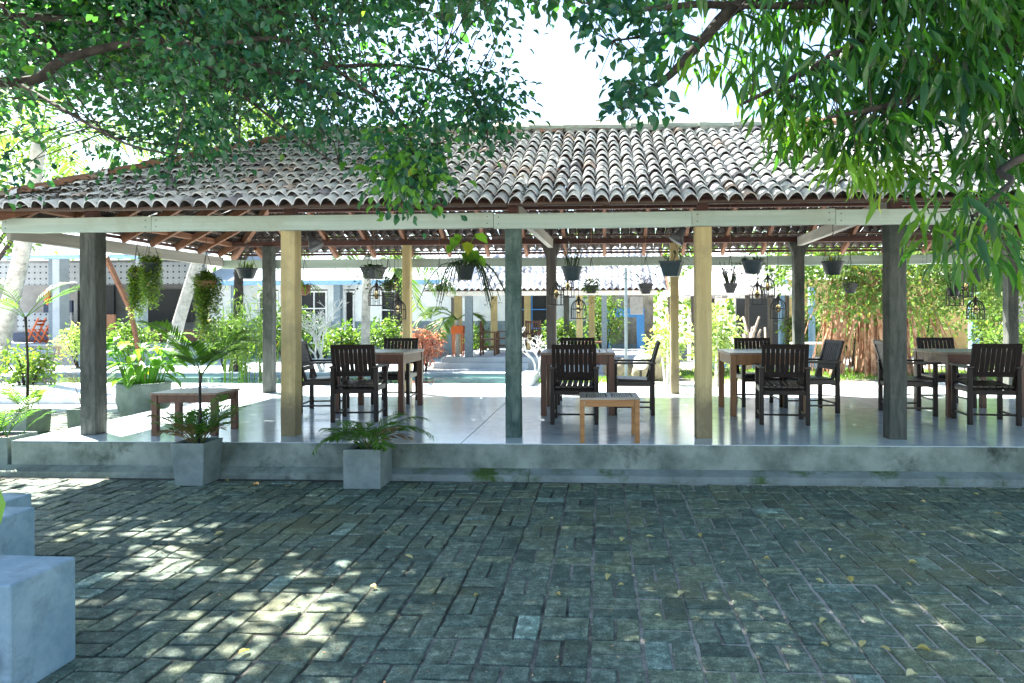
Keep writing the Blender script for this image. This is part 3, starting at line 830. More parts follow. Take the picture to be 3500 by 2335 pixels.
# dry leaf litter caught between the tiles under the shade tree
lr = random.Random(41); mb = MB()
for k in range(5200):
    x = XE + abs(lr.gauss(0, 2.0)) + lr.uniform(0, .6); ymax = min(YR, YE + (x-XE))
    if x > 0.2 or ymax < YE+.1: continue
    y = lr.uniform(YE, ymax); ph = ((x-XE) % PIT)/PIT
    if lr.random() < .75: x += (round((x-XE)/PIT)*PIT + XE - x)*.8
    a = lr.uniform(0, 6.28); s_ = lr.uniform(.014,.045)
    z = ZE + (y-YE)*SL + (.012 if ph < .25 or ph > .75 else .05)*1.0 + lr.uniform(.0,.02)
    mb.leaf((x,y,z), (math.cos(a), math.sin(a), lr.uniform(-.2,.5)), (0,-.4,1), s_*1.4, s_*.7)
tag(mb.build('leaf_litter', M['leaf_litter'], ROOF, tint=[lr.random() for _ in mb.v]), kind='stuff')
# ================================================================== furniture
FZ = FL + 0.0045
def make_chair():
    """faces +Y, origin on the floor under the seat"""
    o = empty('wooden_armchair', (0,0,0))
    W, Dp = 0.53, 0.50
    lx, ly = W/2-0.024, Dp/2-0.024
    def bx(name, x0,x1,y0,y1,z0,z1, mat='dark_wood', b=0.003):
        return MB().box(x0,x1,y0,y1,z0,z1,b).build(name, M[mat], o)
    for sx in (-1,1):
        for sy in (-1,1):
            bx('leg', sx*lx-0.023, sx*lx+0.023, sy*ly-0.023, sy*ly+0.023, 0, 0.608)
        bx('armrest', sx*lx-0.034, sx*lx+0.034, -Dp/2-0.012, Dp/2+0.03, 0.609, 0.634, 'dark_wood_y', 0.005)
        bx('side_rail', sx*lx-0.013, sx*lx+0.013, -ly+0.024, ly-0.024, 0.345, 0.405, 'dark_wood_y')
        bx('stretcher', sx*lx-0.010, sx*lx+0.010, -ly+0.024, ly-0.024, 0.085, 0.105, 'dark_wood_y')
    for sy in (-1,1):
        bx('seat_rail', -lx+0.024, lx-0.024, sy*ly-0.013, sy*ly+0.013, 0.325, 0.375)
    bx('stretcher', -lx+0.024, lx-0.024, -ly-0.009, -ly+0.009, 0.10, 0.12)
    for k in range(7):
        x = -lx+0.058 + k*(2*lx-0.116)/6
        mb = MB(); mb.add([(x-0.026,-0.20,0.398),(x+0.026,-0.20,0.398),(x+0.026,0.262,0.418),(x-0.026,0.262,0.418),(x-0.026,-0.20,0.416),(x+0.026,-0.20,0.416),(x+0.026,0.262,0.436),(x-0.026,0.262,0.436)],
                          [(0,3,2,1),(4,5,6,7),(0,1,5,4),(1,2,6,5),(2,3,7,6),(3,0,4,7)])
        mb.build('seat_slat', M['dark_wood_y'], o)
    # inclined back
    def bp(z): return -0.155 - (z-0.36)*0.29
    bw = 0.222
    for sx in (-1,1):
        MB().bar((sx*bw, bp(0.345), 0.345), (sx*bw, bp(0.875), 0.875), 0.040, 0.030, (0,1,0.3)).build('back_upright', M['dark_wood'], o)
    for (z, h, nm) in ((0.853, 0.045, 'top_rail'), (0.545, 0.052, 'lower_back_rail')):
        MB().bar((-bw+0.0205, bp(z), z), (bw-0.0205, bp(z), z), 0.026, h, (0,-0.28,1)).build(nm, M['dark_wood'], o)
    for k in range(8):
        x = -bw+0.047 + k*(2*bw-0.094)/7
        MB().bar((x, bp(0.572), 0.572), (x, bp(0.830), 0.830), 0.041, 0.014, (0,1,0.3)).build('back_slat', M['dark_wood'], o)
    return o
def make_table(S=0.90, H=0.75, ap=0.115):
    o = empty('dining_table', (0,0,0))
    h = S/2
    for sx in (-1,1):
        for sy in (-1,1):
            MB().box(sx*(h-0.045)-0.034, sx*(h-0.045)+0.034, sy*(h-0.045)-0.034, sy*(h-0.045)+0.034, 0, H-0.029, 0.004).build('leg', M['table_wood'], o)
        MB().box(sx*(h-0.03)-0.012, sx*(h-0.03)+0.012, -h+0.08, h-0.08, H-0.029-ap, H-0.029, 0.003).build('apron', M['table_wood'], o)
        MB().box(-h+0.08, h-0.08, sx*(h-0.03)-0.012, sx*(h-0.03)+0.012, H-0.029-ap, H-0.029, 0.003).build('apron', M['table_wood'], o)
    for sy in (-1,1):
        MB().box(-h, h, sy*(h-0.045)-0.045, sy*(h-0.045)+0.045, H-0.028, H, 0.004).build('top_end_board', M['oak_top'] if False else M['table_top'], o)
    for sx in (-1,1):
        MB().box(sx*(h-0.045)-0.045, sx*(h-0.045)+0.045, -h+0.0915, h-0.0915, H-0.028, H, 0.004).build('top_side_board', M['table_top'], o)
    n = 8
    w = (S-0.18)/n
    for k in range(n):
        x = -h+0.09 + (k+0.5)*w
        MB().box(x-w/2+0.006, x+w/2-0.006, -h+0.0915, h-0.0915, H-0.024, H-0.002, 0.003).build('top_slat', M['table_top'], o)
    return o
ch0 = make_chair(); tb0 = make_table()
used = {'c': False, 't': False}
def chair(x, y, rz, label):
    o = copy_tree(ch0) if used['c'] else ch0
    used['c'] = True
    o.location = (x, y, FZ); o.rotation_euler = (0,0,rz)
    tag(o, label, 'chair', 'dark slatted armchairs at the pavilion tables'); return o
def table(x, y, rz, label):
    o = copy_tree(tb0) if used['t'] else tb0
    used['t'] = True
    o.location = (x, y, FZ); o.rotation_euler = (0,0,rz)
    tag(o, label, 'table', 'square dining tables in the pavilion'); return o
def floor_at(px, py): return atZ(px, py, FL)
def xat(px, y, py=950): return atY(px, py, y).x
# table centres: near edge at y ~ 8.2
t1 = (xat(925, 8.10) - 0.45, 8.62); t2 = (xat(1323, 8.05), 8.55); t3 = (xat(1766, 8.05), 8.52); t4 = (xat(2180, 8.05)+0.45, 8.55)
table(t1[0], t1[1], R(-1), 'square slatted dining table, leftmost of four, behind the wide yellow post')
table(t2[0], t2[1], R(1.5), 'square slatted dining table in the middle, behind the small low slatted table')
o3 = table(t3[0], t3[1], R(0), 'square slatted dining table with honey brown legs right of the centre yellow post')
M['honey'] = wood('honey_table_wood', (0.14,0.062,0.02), (0.25,0.12,0.042), 'Z', 4.0, 0.45, 0.08, 0.45)
for c_ in o3.children:
    if c_.name.startswith(('leg', 'apron')):
        c_.material_slots[0].link = 'OBJECT'; c_.material_slots[0].material = M['honey']
table(t4[0], t4[1], R(0), 'square slatted dining table at the far right, beside the grey post')
def ch_near(px, y, rz, lab): chair(xat(px, y-0.25), y, R(rz), lab)
ch_near(808, 7.78, 5, 'dark slatted armchair with its back to the viewer at the leftmost table')
ch_near(1318, 7.70, 0, 'dark slatted armchair with its back to the viewer, directly behind the small low slatted table')
ch_near(1808, 7.72, -7, 'dark slatted armchair turned slightly, back to the viewer, right of the centre yellow post')
ch_near(2291, 7.78, -7, 'dark slatted armchair with its back to the viewer at the far right table')
def ch_far(px, y, rz, lab): chair(xat(px, y+0.2, 800), y, R(rz), lab)
ch_far(917, 9.32, 180, 'dark slatted armchair facing the viewer across the leftmost table')
ch_far(1325, 9.32, 180, 'dark slatted armchair facing the viewer behind the middle table')
ch_far(1731, 9.15, 182, 'dark slatted armchair facing the viewer behind the honey brown legged table')
ch_far(2153, 9.15, 180, 'dark slatted armchair facing the viewer across the far right table')
chair(xat(738, 8.35), 8.45, R(-82), 'dark slatted armchair seen from the side between the yellow post and leftmost table')
chair(xat(1455, 8.35), 8.42, R(88), 'dark slatted armchair seen in profile at the right side of the middle table')
chair(xat(1868, 8.5), 8.62, R(97), 'dark slatted armchair seen from the side, right of the honey brown legged table')
chair(xat(2092, 8.3), 8.42, R(-93), 'dark slatted armchair half hidden behind the grey post at far right')
# low slatted side table in front
o = empty('low_side_table', (xat(1397, 6.62), 6.62, FZ), R(2), 'small low honey-brown side table with two slatted panels near the platform edge', 'table')
S, D2, H = 0.565, 0.46, 0.425
for sx in (-1,1):
    for sy in (-1,1):
        MB().box(sx*(S/2-0.025)-0.022, sx*(S/2-0.025)+0.022, sy*(D2/2-0.025)-0.022, sy*(D2/2-0.025)+0.022, 0, H-0.022, 0.003).build('leg', M['oak'], o)
    MB().box(sx*(S/2-0.022)-0.01, sx*(S/2-0.022)+0.01, -D2/2+0.05, D2/2-0.05, H-0.085, H-0.022, 0.002).build('apron', M['oak'], o)
    MB().box(-S/2+0.05, S/2-0.05, sx*(D2/2-0.022)-0.01, sx*(D2/2-0.022)+0.01, H-0.085, H-0.022, 0.002).build('apron', M['oak'], o)
    MB().box(-S/2, S/2, sx*(D2/2-0.03)-0.03, sx*(D2/2-0.03)+0.03, H-0.021, H, 0.003).build('top_board', M['oak_top'], o)
    MB().box(sx*(S/2-0.03)-0.03, sx*(S/2-0.03)+0.03, -D2/2+0.0605, D2/2-0.0605, H-0.021, H, 0.003).build('top_board', M['oak_top'], o)
MB().box(-0.025, 0.025, -D2/2+0.0605, D2/2-0.0605, H-0.021, H-0.001, 0.003).build('top_board', M['oak_top'], o)
for p in (-1,1):
    for k in range(8):
        x = p*0.122 - 0.078 + k*0.0223
        MB().box(x-0.0075, x+0.0075, -D2/2+0.061, D2/2-0.061, H-0.018, H-0.002, 0.002).build('top_slat', M['oak_top'], o)
MB().box(-S/2+0.06, S/2-0.06, -D2/2+0.05, D2/2-0.05, H-0.034, H-0.024).build('under_tray', M['dark_wood'], o)
# low brown bench-table at the left
pa = floor_at(353, 1008); pb = floor_at(541, 990)
o = empty('low_bench_table', (xat(345, 6.65)+0.335, 6.88, FZ), R(2), 'low dark red-brown table between the grey corner post and the tall potted palm', 'table')
S, D2, H = 0.66, 0.46, 0.43
for sx in (-1,1):
    for sy in (-1,1):
        MB().box(sx*(S/2-0.03)-0.03, sx*(S/2-0.03)+0.03, sy*(D2/2-0.03)-0.03, sy*(D2/2-0.03)+0.03, 0, H-0.024, 0.003).build('leg', M['table_wood'], o)
    MB().box(sx*(S/2-0.022)-0.012, sx*(S/2-0.022)+0.012, -D2/2+0.061, D2/2-0.061, H-0.10, H-0.024, 0.002).build('apron', M['table_wood'], o)
    MB().box(-S/2+0.061, S/2-0.061, sx*(D2/2-0.022)-0.012, sx*(D2/2-0.022)+0.012, H-0.10, H-0.024, 0.002).build('apron', M['table_wood'], o)
for k in range(6):
    y0 = -D2/2 - 0.01 + k*(D2+0.02)/6
    MB().box(-S/2-0.012, S/2+0.012, y0+0.002, y0+(D2+0.02)/6-0.002, H-0.023, H, 0.003).build('top_board', M['table_top'], o)

# ================================================================== planters
def square_planter(name, loc, wt, wb, h, rz, label, grp=None, mat='planter'):
    o = empty(name, loc, rz, label, 'planter', grp)
    a, c, t = wt/2, wb/2, 0.028
    V = [(-c,-c,0),(c,-c,0),(c,c,0),(-c,c,0),(-a,-a,h),(a,-a,h),(a,a,h),(-a,a,h),(-a+t,-a+t,h),(a-t,-a+t,h),(a-t,a-t,h),(-a+t,a-t,h),(-a+t,-a+t,h-0.05),(a-t,-a+t,h-0.05),(a-t,a-t,h-0.05),(-a+t,a-t,h-0.05)]
    F = [(3,2,1,0)]
    for k in range(4):
        k2 = (k+1)%4
        F += [(k,k2,4+k2,4+k),(4+k,4+k2,8+k2,8+k),(8+k,8+k2,12+k2,12+k)]
    mb = MB(); mb.add(V, F); pot = mb.build('pot', M[mat], o)
    md = pot.modifiers.new('bevel', 'BEVEL'); md.width = 0.006; md.segments = 2; md.limit_method = 'ANGLE'
    MB().add([(-a+t,-a+t,h-0.035),(a-t,-a+t,h-0.035),(a-t,a-t,h-0.035),(-a+t,a-t,h-0.035)], [(0,1,2,3)]).build('soil', M['soil'], o)
    return o
def frond_mesh(L, n, leafL, curve, rs, width=0.02, lift=0.4, droop=0.5, twist=0.0, dry=False, r0=0.006):
    """frond along +X rising then arching; returns MB with tint list"""
    mb = MB(); tint = []
    pts = []
    for k in range(13):
        t = k/12
        x = L*(t - 0.12*curve*t*t)
        z = L*(lift*t - curve*t*t)
        pts.append(Vector((x, twist*L*t*t, z)))
    mb.tube(pts, [r0*(1-0.8*k/12) for k in range(13)], 5); tint += [0.6]*len(mb.v)
    for k in range(n):
        t = 0.22 + 0.76*(k+0.5)/n
        i = min(11, int(t*12)); f = t*12-i
        p = pts[i].lerp(pts[i+1], f); d = (pts[i+1]-pts[i]).normalized()
        side = d.cross(Vector((0,0,1)))
        if side.length < 0.01: side = Vector((0,1,0))
        side.normalize(); up = side.cross(d)
        ll = leafL*(0.55+0.9*math.sin(math.pi*min(1,t*0.95)))*0.75
        for s in (-1,1):
            dirv = (d*0.75 + side*s*0.8 + up*(0.25-droop*rs.uniform(0.5,1.3))*0.9).normalized()
            b0 = len(mb.v)
            mb.leaf(p, dirv, up, ll*rs.uniform(0.85,1.1), width*rs.uniform(0.8,1.1), 0.12, 0.05)
            tint += [rs.uniform(0.1,0.9)]*(len(mb.v)-b0)
    return mb, tint
def add_frond(parent, base, az, L, rs, n=16, leafL=0.16, curve=0.5, lift=0.8, mat='leaf_palm', width=0.02, droop=0.5, name='frond', r0=0.006):
    mb, tint = frond_mesh(L, n, leafL, curve, rs, width, lift, droop, rs.uniform(-0.1,0.1), r0=r0)
    f = mb.build(name, M[mat], parent, tint=tint)
    f.location = base; f.rotation_euler = (0,0,az)
    return f
prs2 = random.Random(21)
# tall potted areca palm (left of centre)
pA = Vector((xat(447, 6.0, 1100), 6.04, 0.0))
o = square_planter('potted_palm', pA, 0.31, 0.255, 0.385, R(0), 'tapered cement planter with tall young palm, in front of the low red-brown table')
h = 0.35
MB().tube([(0.01,0,h),(0.03,0,0.62),(0.02,0.01,0.86),(0.03,0.01,1.0)], [0.015,0.012,0.012,0.016], 7).build('stem', M['bark'], o, smooth=True)
top = (0.03,0.01,0.97)
for (az, L, lift, curve, mt) in ((R(176), 0.62, 1.55, 0.78, 'leaf_palm'), (R(10), 0.46, 1.7, 0.85, 'leaf_palm'), (R(35), 0.50, 1.5, 0.9, 'leaf_palm'), (R(140), 0.44, 1.3, 0.7, 'leaf_palm'), (R(-70), 0.4, 1.1, 0.7, 'leaf_palm'), (R(-20), 0.42, 1.2, 0.7, 'leaf_palm')):
    add_frond(o, top, az, L, prs2, 24, 0.22, curve, lift, mt, 0.018, 0.2)
for k in range(28):
    az = k*2.4 + prs2.uniform(-.3,.3)
    add_frond(o, (prs2.uniform(-.05,.05), prs2.uniform(-.05,.05), h), az, prs2.uniform(0.28,0.52), prs2, 16, 0.12, prs2.uniform(0.5,0.9), prs2.uniform(1.0,1.6), 'leaf_palm' if k % 5 else 'leaf_dry', 0.015, 0.4, r0=0.005)
# low palm with drooping dry tips
pB = Vector((xat(838, 5.95, 1110), 6.03, 0.0))
o = square_planter('potted_palm', pB, 0.335, 0.33, 0.345, R(0), 'cube cement planter with low drooping half-dry palm against the platform')
h = 0.31
for k in range(22):
    az = (k*2.4 + prs2.uniform(-.3,.3))
    long = k % 3 == 0
    add_frond(o, (prs2.uniform(-.04,.04), prs2.uniform(-.04,.04), h), az, prs2.uniform(0.48,0.66) if long else prs2.uniform(0.32,0.5), prs2, 18, 0.14, prs2.uniform(0.75,1.1) if long else 0.7, prs2.uniform(0.9,1.3), 'leaf_dry' if k in (5, 8, 14) else 'leaf_palm', 0.015, 0.6, r0=0.005)
# left-hand planters at the picture edge
c = atZ(38, 1080, 0)
o = square_planter('potted_palm', (c.x-0.20, 6.55, 0), 0.36, 0.35, 0.34, 0, 'dark cement planter box at the left edge beside the platform corner')
for k in range(9):
    add_frond(o, (prs2.uniform(-.1,.1), prs2.uniform(-.1,.1), 0.3), k*2.4, prs2.uniform(0.3,0.5), prs2, 12, 0.10, 0.6, 1.4, 'leaf_palm', 0.012, 0.4)
c = atZ(80, 998, 0)
o = square_planter('potted_palm', (c.x-0.24, c.y+0.10, 0), 0.42, 0.40, 0.30, R(2), 'light cement planter with slim tall palm behind the dark planter at left edge')
MB().tube([(0.05,0,0.27),(0.06,0,0.9),(0.04,0,1.35),(0.03,0,1.52)], [0.02,0.015,0.014,0.018], 7).build('stem', M['bark'], o, smooth=True)
for (az, L, lift, curve) in ((R(160), 0.75, 1.3, 0.6), (R(15), 0.85, 0.95, 0.42), (R(70), 0.6, 1.5, 0.7), (R(200), 0.6, 0.8, 0.7), (R(-100), 0.5, 1.1, 0.7)):
    add_frond(o, (0.03,0,1.5), az, L, prs2, 20, 0.19, curve, lift, 'leaf_palm', 0.017, 0.3)
for k in range(10):
    add_frond(o, (0.05+prs2.uniform(-.1,.1), prs2.uniform(-.1,.1), 0.27), k*2.4, prs2.uniform(0.3,0.55), prs2, 12, 0.11, 0.65, 1.4, 'leaf_trail' if k % 2 else 'leaf_palm', 0.022, 0.4)
c = atZ(185, 983, 0)
o = square_planter('potted_palm', (c.x-0.02, c.y+0.14, 0), 0.33, 0.31, 0.26, R(3), 'small cement planter with slim arching frond behind the grey corner post')
for (az, L) in ((R(150), 0.9), (R(60), 0.5), (R(-40), 0.4)):
    add_frond(o, (-0.05,0,0.22), az, L, prs2, 18, 0.14, 0.45, 1.5, 'leaf_dry' if L > .8 else 'leaf_palm', 0.014, 0.3)
# big round pot with broad-leaved plant
rp = Vector((xat(331, 9.4, 930), 9.4, 0.0))
o = empty('round_pot_plant', (rp.x, rp.y, -0.01), 0, 'large round grey pot with bushy bright green broad-leaved plant behind the corner post', 'planter')
mb = MB(); mb.lathe([(0.20,0),(0.24,0.03),(0.31,0.18),(0.345,0.36),(0.335,0.50),(0.34,0.54),(0.345,0.585),(0.30,0.585),(0.29,0.50)], 28, closed_ends=False)
pot = mb.build('pot', M['planter'], o, smooth=True); 
MB().lathe([(0.0,0.50),(0.285,0.50)], 24, closed_ends=False).build('soil', M['soil'], o)
brs = random.Random(5)
for k in range(85):
    a = brs.uniform(0, 2*math.pi); rr = brs.uniform(0.02,0.22); hh = brs.uniform(0.12,0.66) + 0.12*(1-rr/0.22)
    q = Vector((math.cos(a)*(rr+hh*0.42), math.sin(a)*(rr+hh*0.42), 0.5+hh)); b0 = Vector((math.cos(a)*rr, math.sin(a)*rr, 0.5))
    mid = b0.lerp(q, 0.6) + Vector((0,0,0.10))
    out = Vector((math.cos(a), math.sin(a), brs.uniform(-0.9,0.1)))
    mb = MB(); mb.tube([b0, mid, q], [0.006,0.005,0.004], 4); n0 = len(mb.v)
    mb.leaf(q, out, (0,0,1), brs.uniform(0.22,0.36), brs.uniform(0.12,0.17), 0.12, 0.3)
    t_ = [0.5]*n0 + [brs.uniform(0,1)]*(len(mb.v)-n0)
    mb.build('leaf', M['leaf_pot'], o, tint=t_)
# concrete cube seats at the left foreground
def cube_seat(x0, x1, y0, y1, z1, lab):
    o = MB().box(-(x1-x0)/2, (x1-x0)/2, -(y1-y0)/2, (y1-y0)/2, 0, z1, 0.006).build('concrete_seat', M['bench_cement'])
    o.location = ((x0+x1)/2, (y0+y1)/2, -0.004); o.rotation_euler = (0,0,R(-1.5))
    tag(o, lab, 'seat', 'concrete cube seats in the left foreground')
c1 = atZ(176, 1508, 0)
cube_seat(c1.x-0.50, c1.x, c1.y-0.33, c1.y, 0.455, 'nearest cracked blue-grey concrete cube seat at the lower left')
c2 = atZ(82, 1161, 0.455)
cube_seat(c2.x-0.55, c2.x, c2.y-0.34, c2.y, 0.455, 'middle concrete cube seat at left edge, behind the nearest cube')
c3 = atZ(75, 1130, 0.42)
cube_seat(c3.x-0.55, c3.x, c3.y-0.26, c3.y, 0.42, 'farthest concrete cube seat at the left edge, only its top showing')
# close broad-leaved plant just poking into the left edge
fp = ray(4, 1150)*1.9 + CAM
o = empty('broad_leaf_plant', (fp.x-0.16, fp.y, 0), 0, 'bright green broad leaves poking in at the left edge of the foreground', 'plant')
mb = MB()
for (dx, dz, L) in ((0.0, 0.0, 0.14), (-0.02, -0.40, 0.09), (-0.06, 0.12, 0.12), (-0.10,-0.1,0.14)):
    q = Vector((0.10+dx, 0.0, fp.z+dz))
    s = MB(); s.tube([(0,0,0), (0.03,0.01,q.z*0.6), (q.x-0.03, 0, q.z+0.04)], [0.006,0.005,0.003], 5); n0 = len(s.v)
    s.leaf((q.x-0.03, 0, q.z+0.05), (0.45,0.1,-0.75), (1,-1,0.3), L, L*0.62, 0.1, 0.2)
    s.build('leaf', M['leaf_pot'], o, tint=[0.4]*n0+[0.9]*(len(s.v)-n0))

# ================================================================== hanging pots
HZ = 3.02
def hanging(px, py_top, y, r, hpot, style, mat, plant, label, ribs=False):
    """pot whose rim centre is at pixel (px, py_top) on the plane y"""
    c = atY(px, py_top, y)
    o = empty('hanging_pot', (c.x, c.y, c.z-hpot), random.uniform(-.4,.4), label, 'hanging pot', 'pots hanging under the pavilion roof')
    if style == 'round':
        prof = [(r*0.60,0),(r*0.66,0.008),(r*0.82,hpot*0.45),(r*0.96,hpot*0.86),(r*1.04,hpot*0.87),(r*1.04,hpot),(r*0.92,hpot),(r*0.88,hpot-0.03)]
        if ribs: prof = [(r*0.58,0),(r*0.66,hpot*0.25),(r*0.74,hpot*0.26),(r*0.76,hpot*0.48),(r*0.86,hpot*0.5),(r*0.9,hpot*0.72),(r*1.0,hpot*0.74),(r*1.02,hpot),(r*0.9,hpot),(r*0.86,hpot-0.02)]
        MB().lathe(prof, 20, closed_ends=False).build('pot', M[mat], o, smooth=False)
    elif style == 'bowl':
        MB().lathe([(r*0.15,0),(r*0.55,hpot*0.12),(r*0.85,hpot*0.4),(r*1.0,hpot*0.8),(r*1.02,hpot),(r*0.92,hpot),(r*0.85,hpot*0.7)], 18, closed_ends=False).build('pot', M[mat], o, smooth=True)
    else:
        k = r/1.25*1.15
        V = []; 
        for (a, z) in ((k*0.66,0),(k*1.0,hpot*0.88),(k*1.08,hpot*0.88),(k*1.08,hpot),(k*0.95,hpot),(k*0.9,hpot-0.03)):
            V += [(-a,-a,z),(a,-a,z),(a,a,z),(-a,a,z)]
        F = [(3,2,1,0)]
        for s in range(5):
            for q in range(4): F.append((s*4+q, s*4+(q+1)%4, s*4+4+(q+1)%4, s*4+4+q))
        MB().add(V, F).build('pot', M[mat], o)
    MB().lathe([(0.0005,hpot-0.022),(r*0.86,hpot-0.022)], 14, closed_ends=False).build('soil', M['soil'], o)
    hk = min(0.33, HZ-c.z-0.12)
    for q in range(3):
        a = q*2.094 + 0.4
        MB().tube([(r*math.cos(a), r*math.sin(a), hpot-0.01), (0,0,hpot+hk)], 0.0028, 4).build('hanger_wire', M['wire'], o)
    MB().tube([(0,0,hpot+hk), (0.012,0,hpot+hk+0.02), (0,0,hpot+hk+0.045)], 0.004, 5).build('hook', M['iron'], o)
    MB().tube([(0,0,hpot+hk+0.04), (0,0,HZ-c.z+hpot+0.01)], 0.003, 4).build('cord', M['rope'] if random.random() < .5 else M['wire'], o)
    rs = random.Random(int(px*7+3)); mb = MB(); tint = []; pm = 'leaf_trail'
    def L(p, d, up, l, w, t=None, f=0.2, b=0.15):
        n0 = len(mb.v); mb.leaf(p, d, up, l, w, f, b); tint.extend([rs.random() if t is None else t]*(len(mb.v)-n0))
    def T(pts, rr):
        n0 = len(mb.v); mb.tube(pts, rr, 4); tint.extend([0.3]*(len(mb.v)-n0))
    if plant == 'trail':
        ln = 0.62
        for s in range(110):
            a = rs.uniform(0,6.283); q = Vector((r*math.cos(a)*rs.uniform(.2,1.1), r*math.sin(a)*rs.uniform(.2,1.1), hpot+abs(rs.gauss(0,.045)))); le = rs.uniform(0.12, ln)
            for k in range(int(le/0.020)):
                z = q.z + 0.03 - k*0.020; sp = 1.05+0.3*math.sin(k*0.9+s)*0.3
                p = Vector((q.x*sp, q.y*sp, z)) + Vector((rs.gauss(0,.012), rs.gauss(0,.012), 0))
                L(p, (rs.uniform(-1,1), rs.uniform(-1,1), -0.3), (0,0,1), 0.036, 0.024)
    elif plant == 'longtrail':
        for s in range(150):
            a = rs.uniform(0,6.283); w = rs.uniform(.1,1.25); q = Vector((r*math.cos(a)*w, r*math.sin(a)*w, hpot+0.09-0.07*w+abs(rs.gauss(0,.03)))); le = rs.uniform(0.2, 0.80) * (1.0 if math.cos(a) < 0.3 else 0.6)
            for k in range(int(le/0.018)):
                p = Vector((q.x, q.y, q.z - k*0.018)) + Vector((rs.gauss(0,.014), rs.gauss(0,.014), 0))
                L(p, (rs.uniform(-1,1), rs.uniform(-1,1), -0.2), (0,0,1), 0.040, 0.028)
    elif plant == 'bush':
        for s in range(150):
            a = rs.uniform(0,6.283); w = r*rs.uniform(0.2,1.25); z = hpot+rs.uniform(-0.07,0.07)
            L((w*math.cos(a), w*math.sin(a), z), (math.cos(a), math.sin(a), rs.uniform(-.8,.8)), (0,0,1), 0.045, 0.03)
        for s in range(10):
            a = rs.uniform(0,6.283); le = rs.uniform(0.15,0.4)
            for k in range(int(le/0.03)): L((r*math.cos(a), r*math.sin(a), hpot-k*0.03), (rs.uniform(-1,1),rs.uniform(-1,1),-.3), (0,0,1), 0.03, 0.02)
    elif plant == 'spikes':
        pm = 'leaf_dark'
        for s in range(26):
            a = rs.uniform(0,6.283); q = Vector((r*.6*math.cos(a)*rs.random(), r*.6*math.sin(a)*rs.random(), hpot-0.03)); le = rs.uniform(0.12,0.30)
            e = q + Vector((math.cos(a)*le*.35, math.sin(a)*le*.35, le)); T([q, q.lerp(e,.5)+Vector((0,0,.02)), e], [.006,.005,.004])
            if s % 3 == 0: L(e, (math.cos(a), math.sin(a), .4), (0,0,1), 0.07, 0.016)
    elif plant == 'orchid':
        pm = 'leaf_dark'
        for s in range(9):
            a = s*0.7+rs.uniform(-.2,.2); le = rs.uniform(.12,.30)
            d = Vector((math.cos(a), math.sin(a), rs.uniform(0.5,1.3))).normalized(); q = Vector((0,0,hpot-.03)); e = q + d*le
            T([q, e], [.004,.003]); L(e, (d.x, d.y, -.35), (0,0,1), le*0.9, 0.026, None, .2, .4)
    elif plant == 'arch':
        pm = 'leaf_dark'
        for (a, le, up) in ((3.1,.42,.25),(2.9,.25,1.0),(3.3,.18,1.6),(2.5,.28,.8),(0.4,.12,1.0),(5.0,.2,.6)):
            d = Vector((math.cos(a), math.sin(a)*.4, up)).normalized(); q = Vector((0,0,hpot)); e = q+d*le*.7
            T([q, e], [.005,.004]); L(e, (d.x, d.y, -.2), (0,0,1), le*.6, .03, None, .2, .5)
    elif plant == 'straps':
        for s in range(22):
            a = rs.uniform(0,6.283); d = Vector((math.cos(a), math.sin(a), rs.uniform(.3,1.0))).normalized(); q = Vector((0,0,hpot-.02)); e = q+d*rs.uniform(.06,.12)
            T([q,e],[.003,.003]); L(e, (math.cos(a), math.sin(a), -rs.uniform(.4,1.2)), (0,0,1), rs.uniform(.14,.24), .022, None, .2, .3)
    elif plant == 'tufts':
        for s in range(40):
            a = rs.uniform(0,6.283); q = Vector((r*.8*math.cos(a)*rs.random(), r*.8*math.sin(a)*rs.random(), hpot-.02)); L(q, (math.cos(a)*.5, math.sin(a)*.5, 1), (math.cos(a),math.sin(a),0), rs.uniform(.05,.14), .016)
    elif plant == 'hairy':
        pm = 'leaf_dark'
        for s in range(28):
            a = rs.uniform(0,6.283); le = rs.uniform(.25,.62); out = rs.uniform(.5,1.3); q = Vector((r*.7*math.cos(a), r*.7*math.sin(a), hpot))
            pts = [q + Vector((math.cos(a)*out*t*le*.8, math.sin(a)*out*t*le*.8, .10*math.sin(3.1*t) - t*t*le*.9)) for t in (0,.2,.4,.6,.8,1)]
            T(pts, [.006]*5+[.003])
            for p in pts[1:]:
                for kk in range(3): L(p+Vector((rs.gauss(0,.02),rs.gauss(0,.02),rs.gauss(0,.02))), (rs.uniform(-1,1),rs.uniform(-1,1),-.6), (0,0,1), .035, .012, .1)
        o2 = MB(); tt = []
        for (dx, dz, l_) in ((-.10,.33,.20),(.02,.28,.22),(.12,.38,.20),(.06,.20,.26),(-.02,.16,.2),(-.16,.24,.16),(.10,.12,.22),(-.06,.38,.16)):
            q = Vector((dx, rs.uniform(-.06,.06), hpot+dz)); n0 = len(o2.v); o2.tube([(0,0,hpot-.02),(dx*.6,0,hpot+dz*.7),q],[.006,.005,.004],4); o2.leaf(q,(dx*4+rs.uniform(-.4,.4),-.4,-.5),(0,-1,.5),l_,l_*.62,.12,.25); tt += [rs.uniform(.3,1)]*(len(o2.v)-n0)
        o2.build('broad_leaves', M['leaf_pot'], o, tint=tt)
    elif plant == 'vine':
        for s in range(9):
            a = rs.uniform(0,6.283); q = Vector((r*math.cos(a), r*math.sin(a), hpot)); le = rs.uniform(.1,.45)
            pts = [q + Vector((math.cos(a)*.05*k, math.sin(a)*.05*k*.3, .02-le*k/5)) for k in range(6)]
            T(pts, .002)
            for p in pts:
                for kk in range(2): L(p, (rs.uniform(-1,1), rs.uniform(-1,1), -.4), (0,0,1), .045, .028)
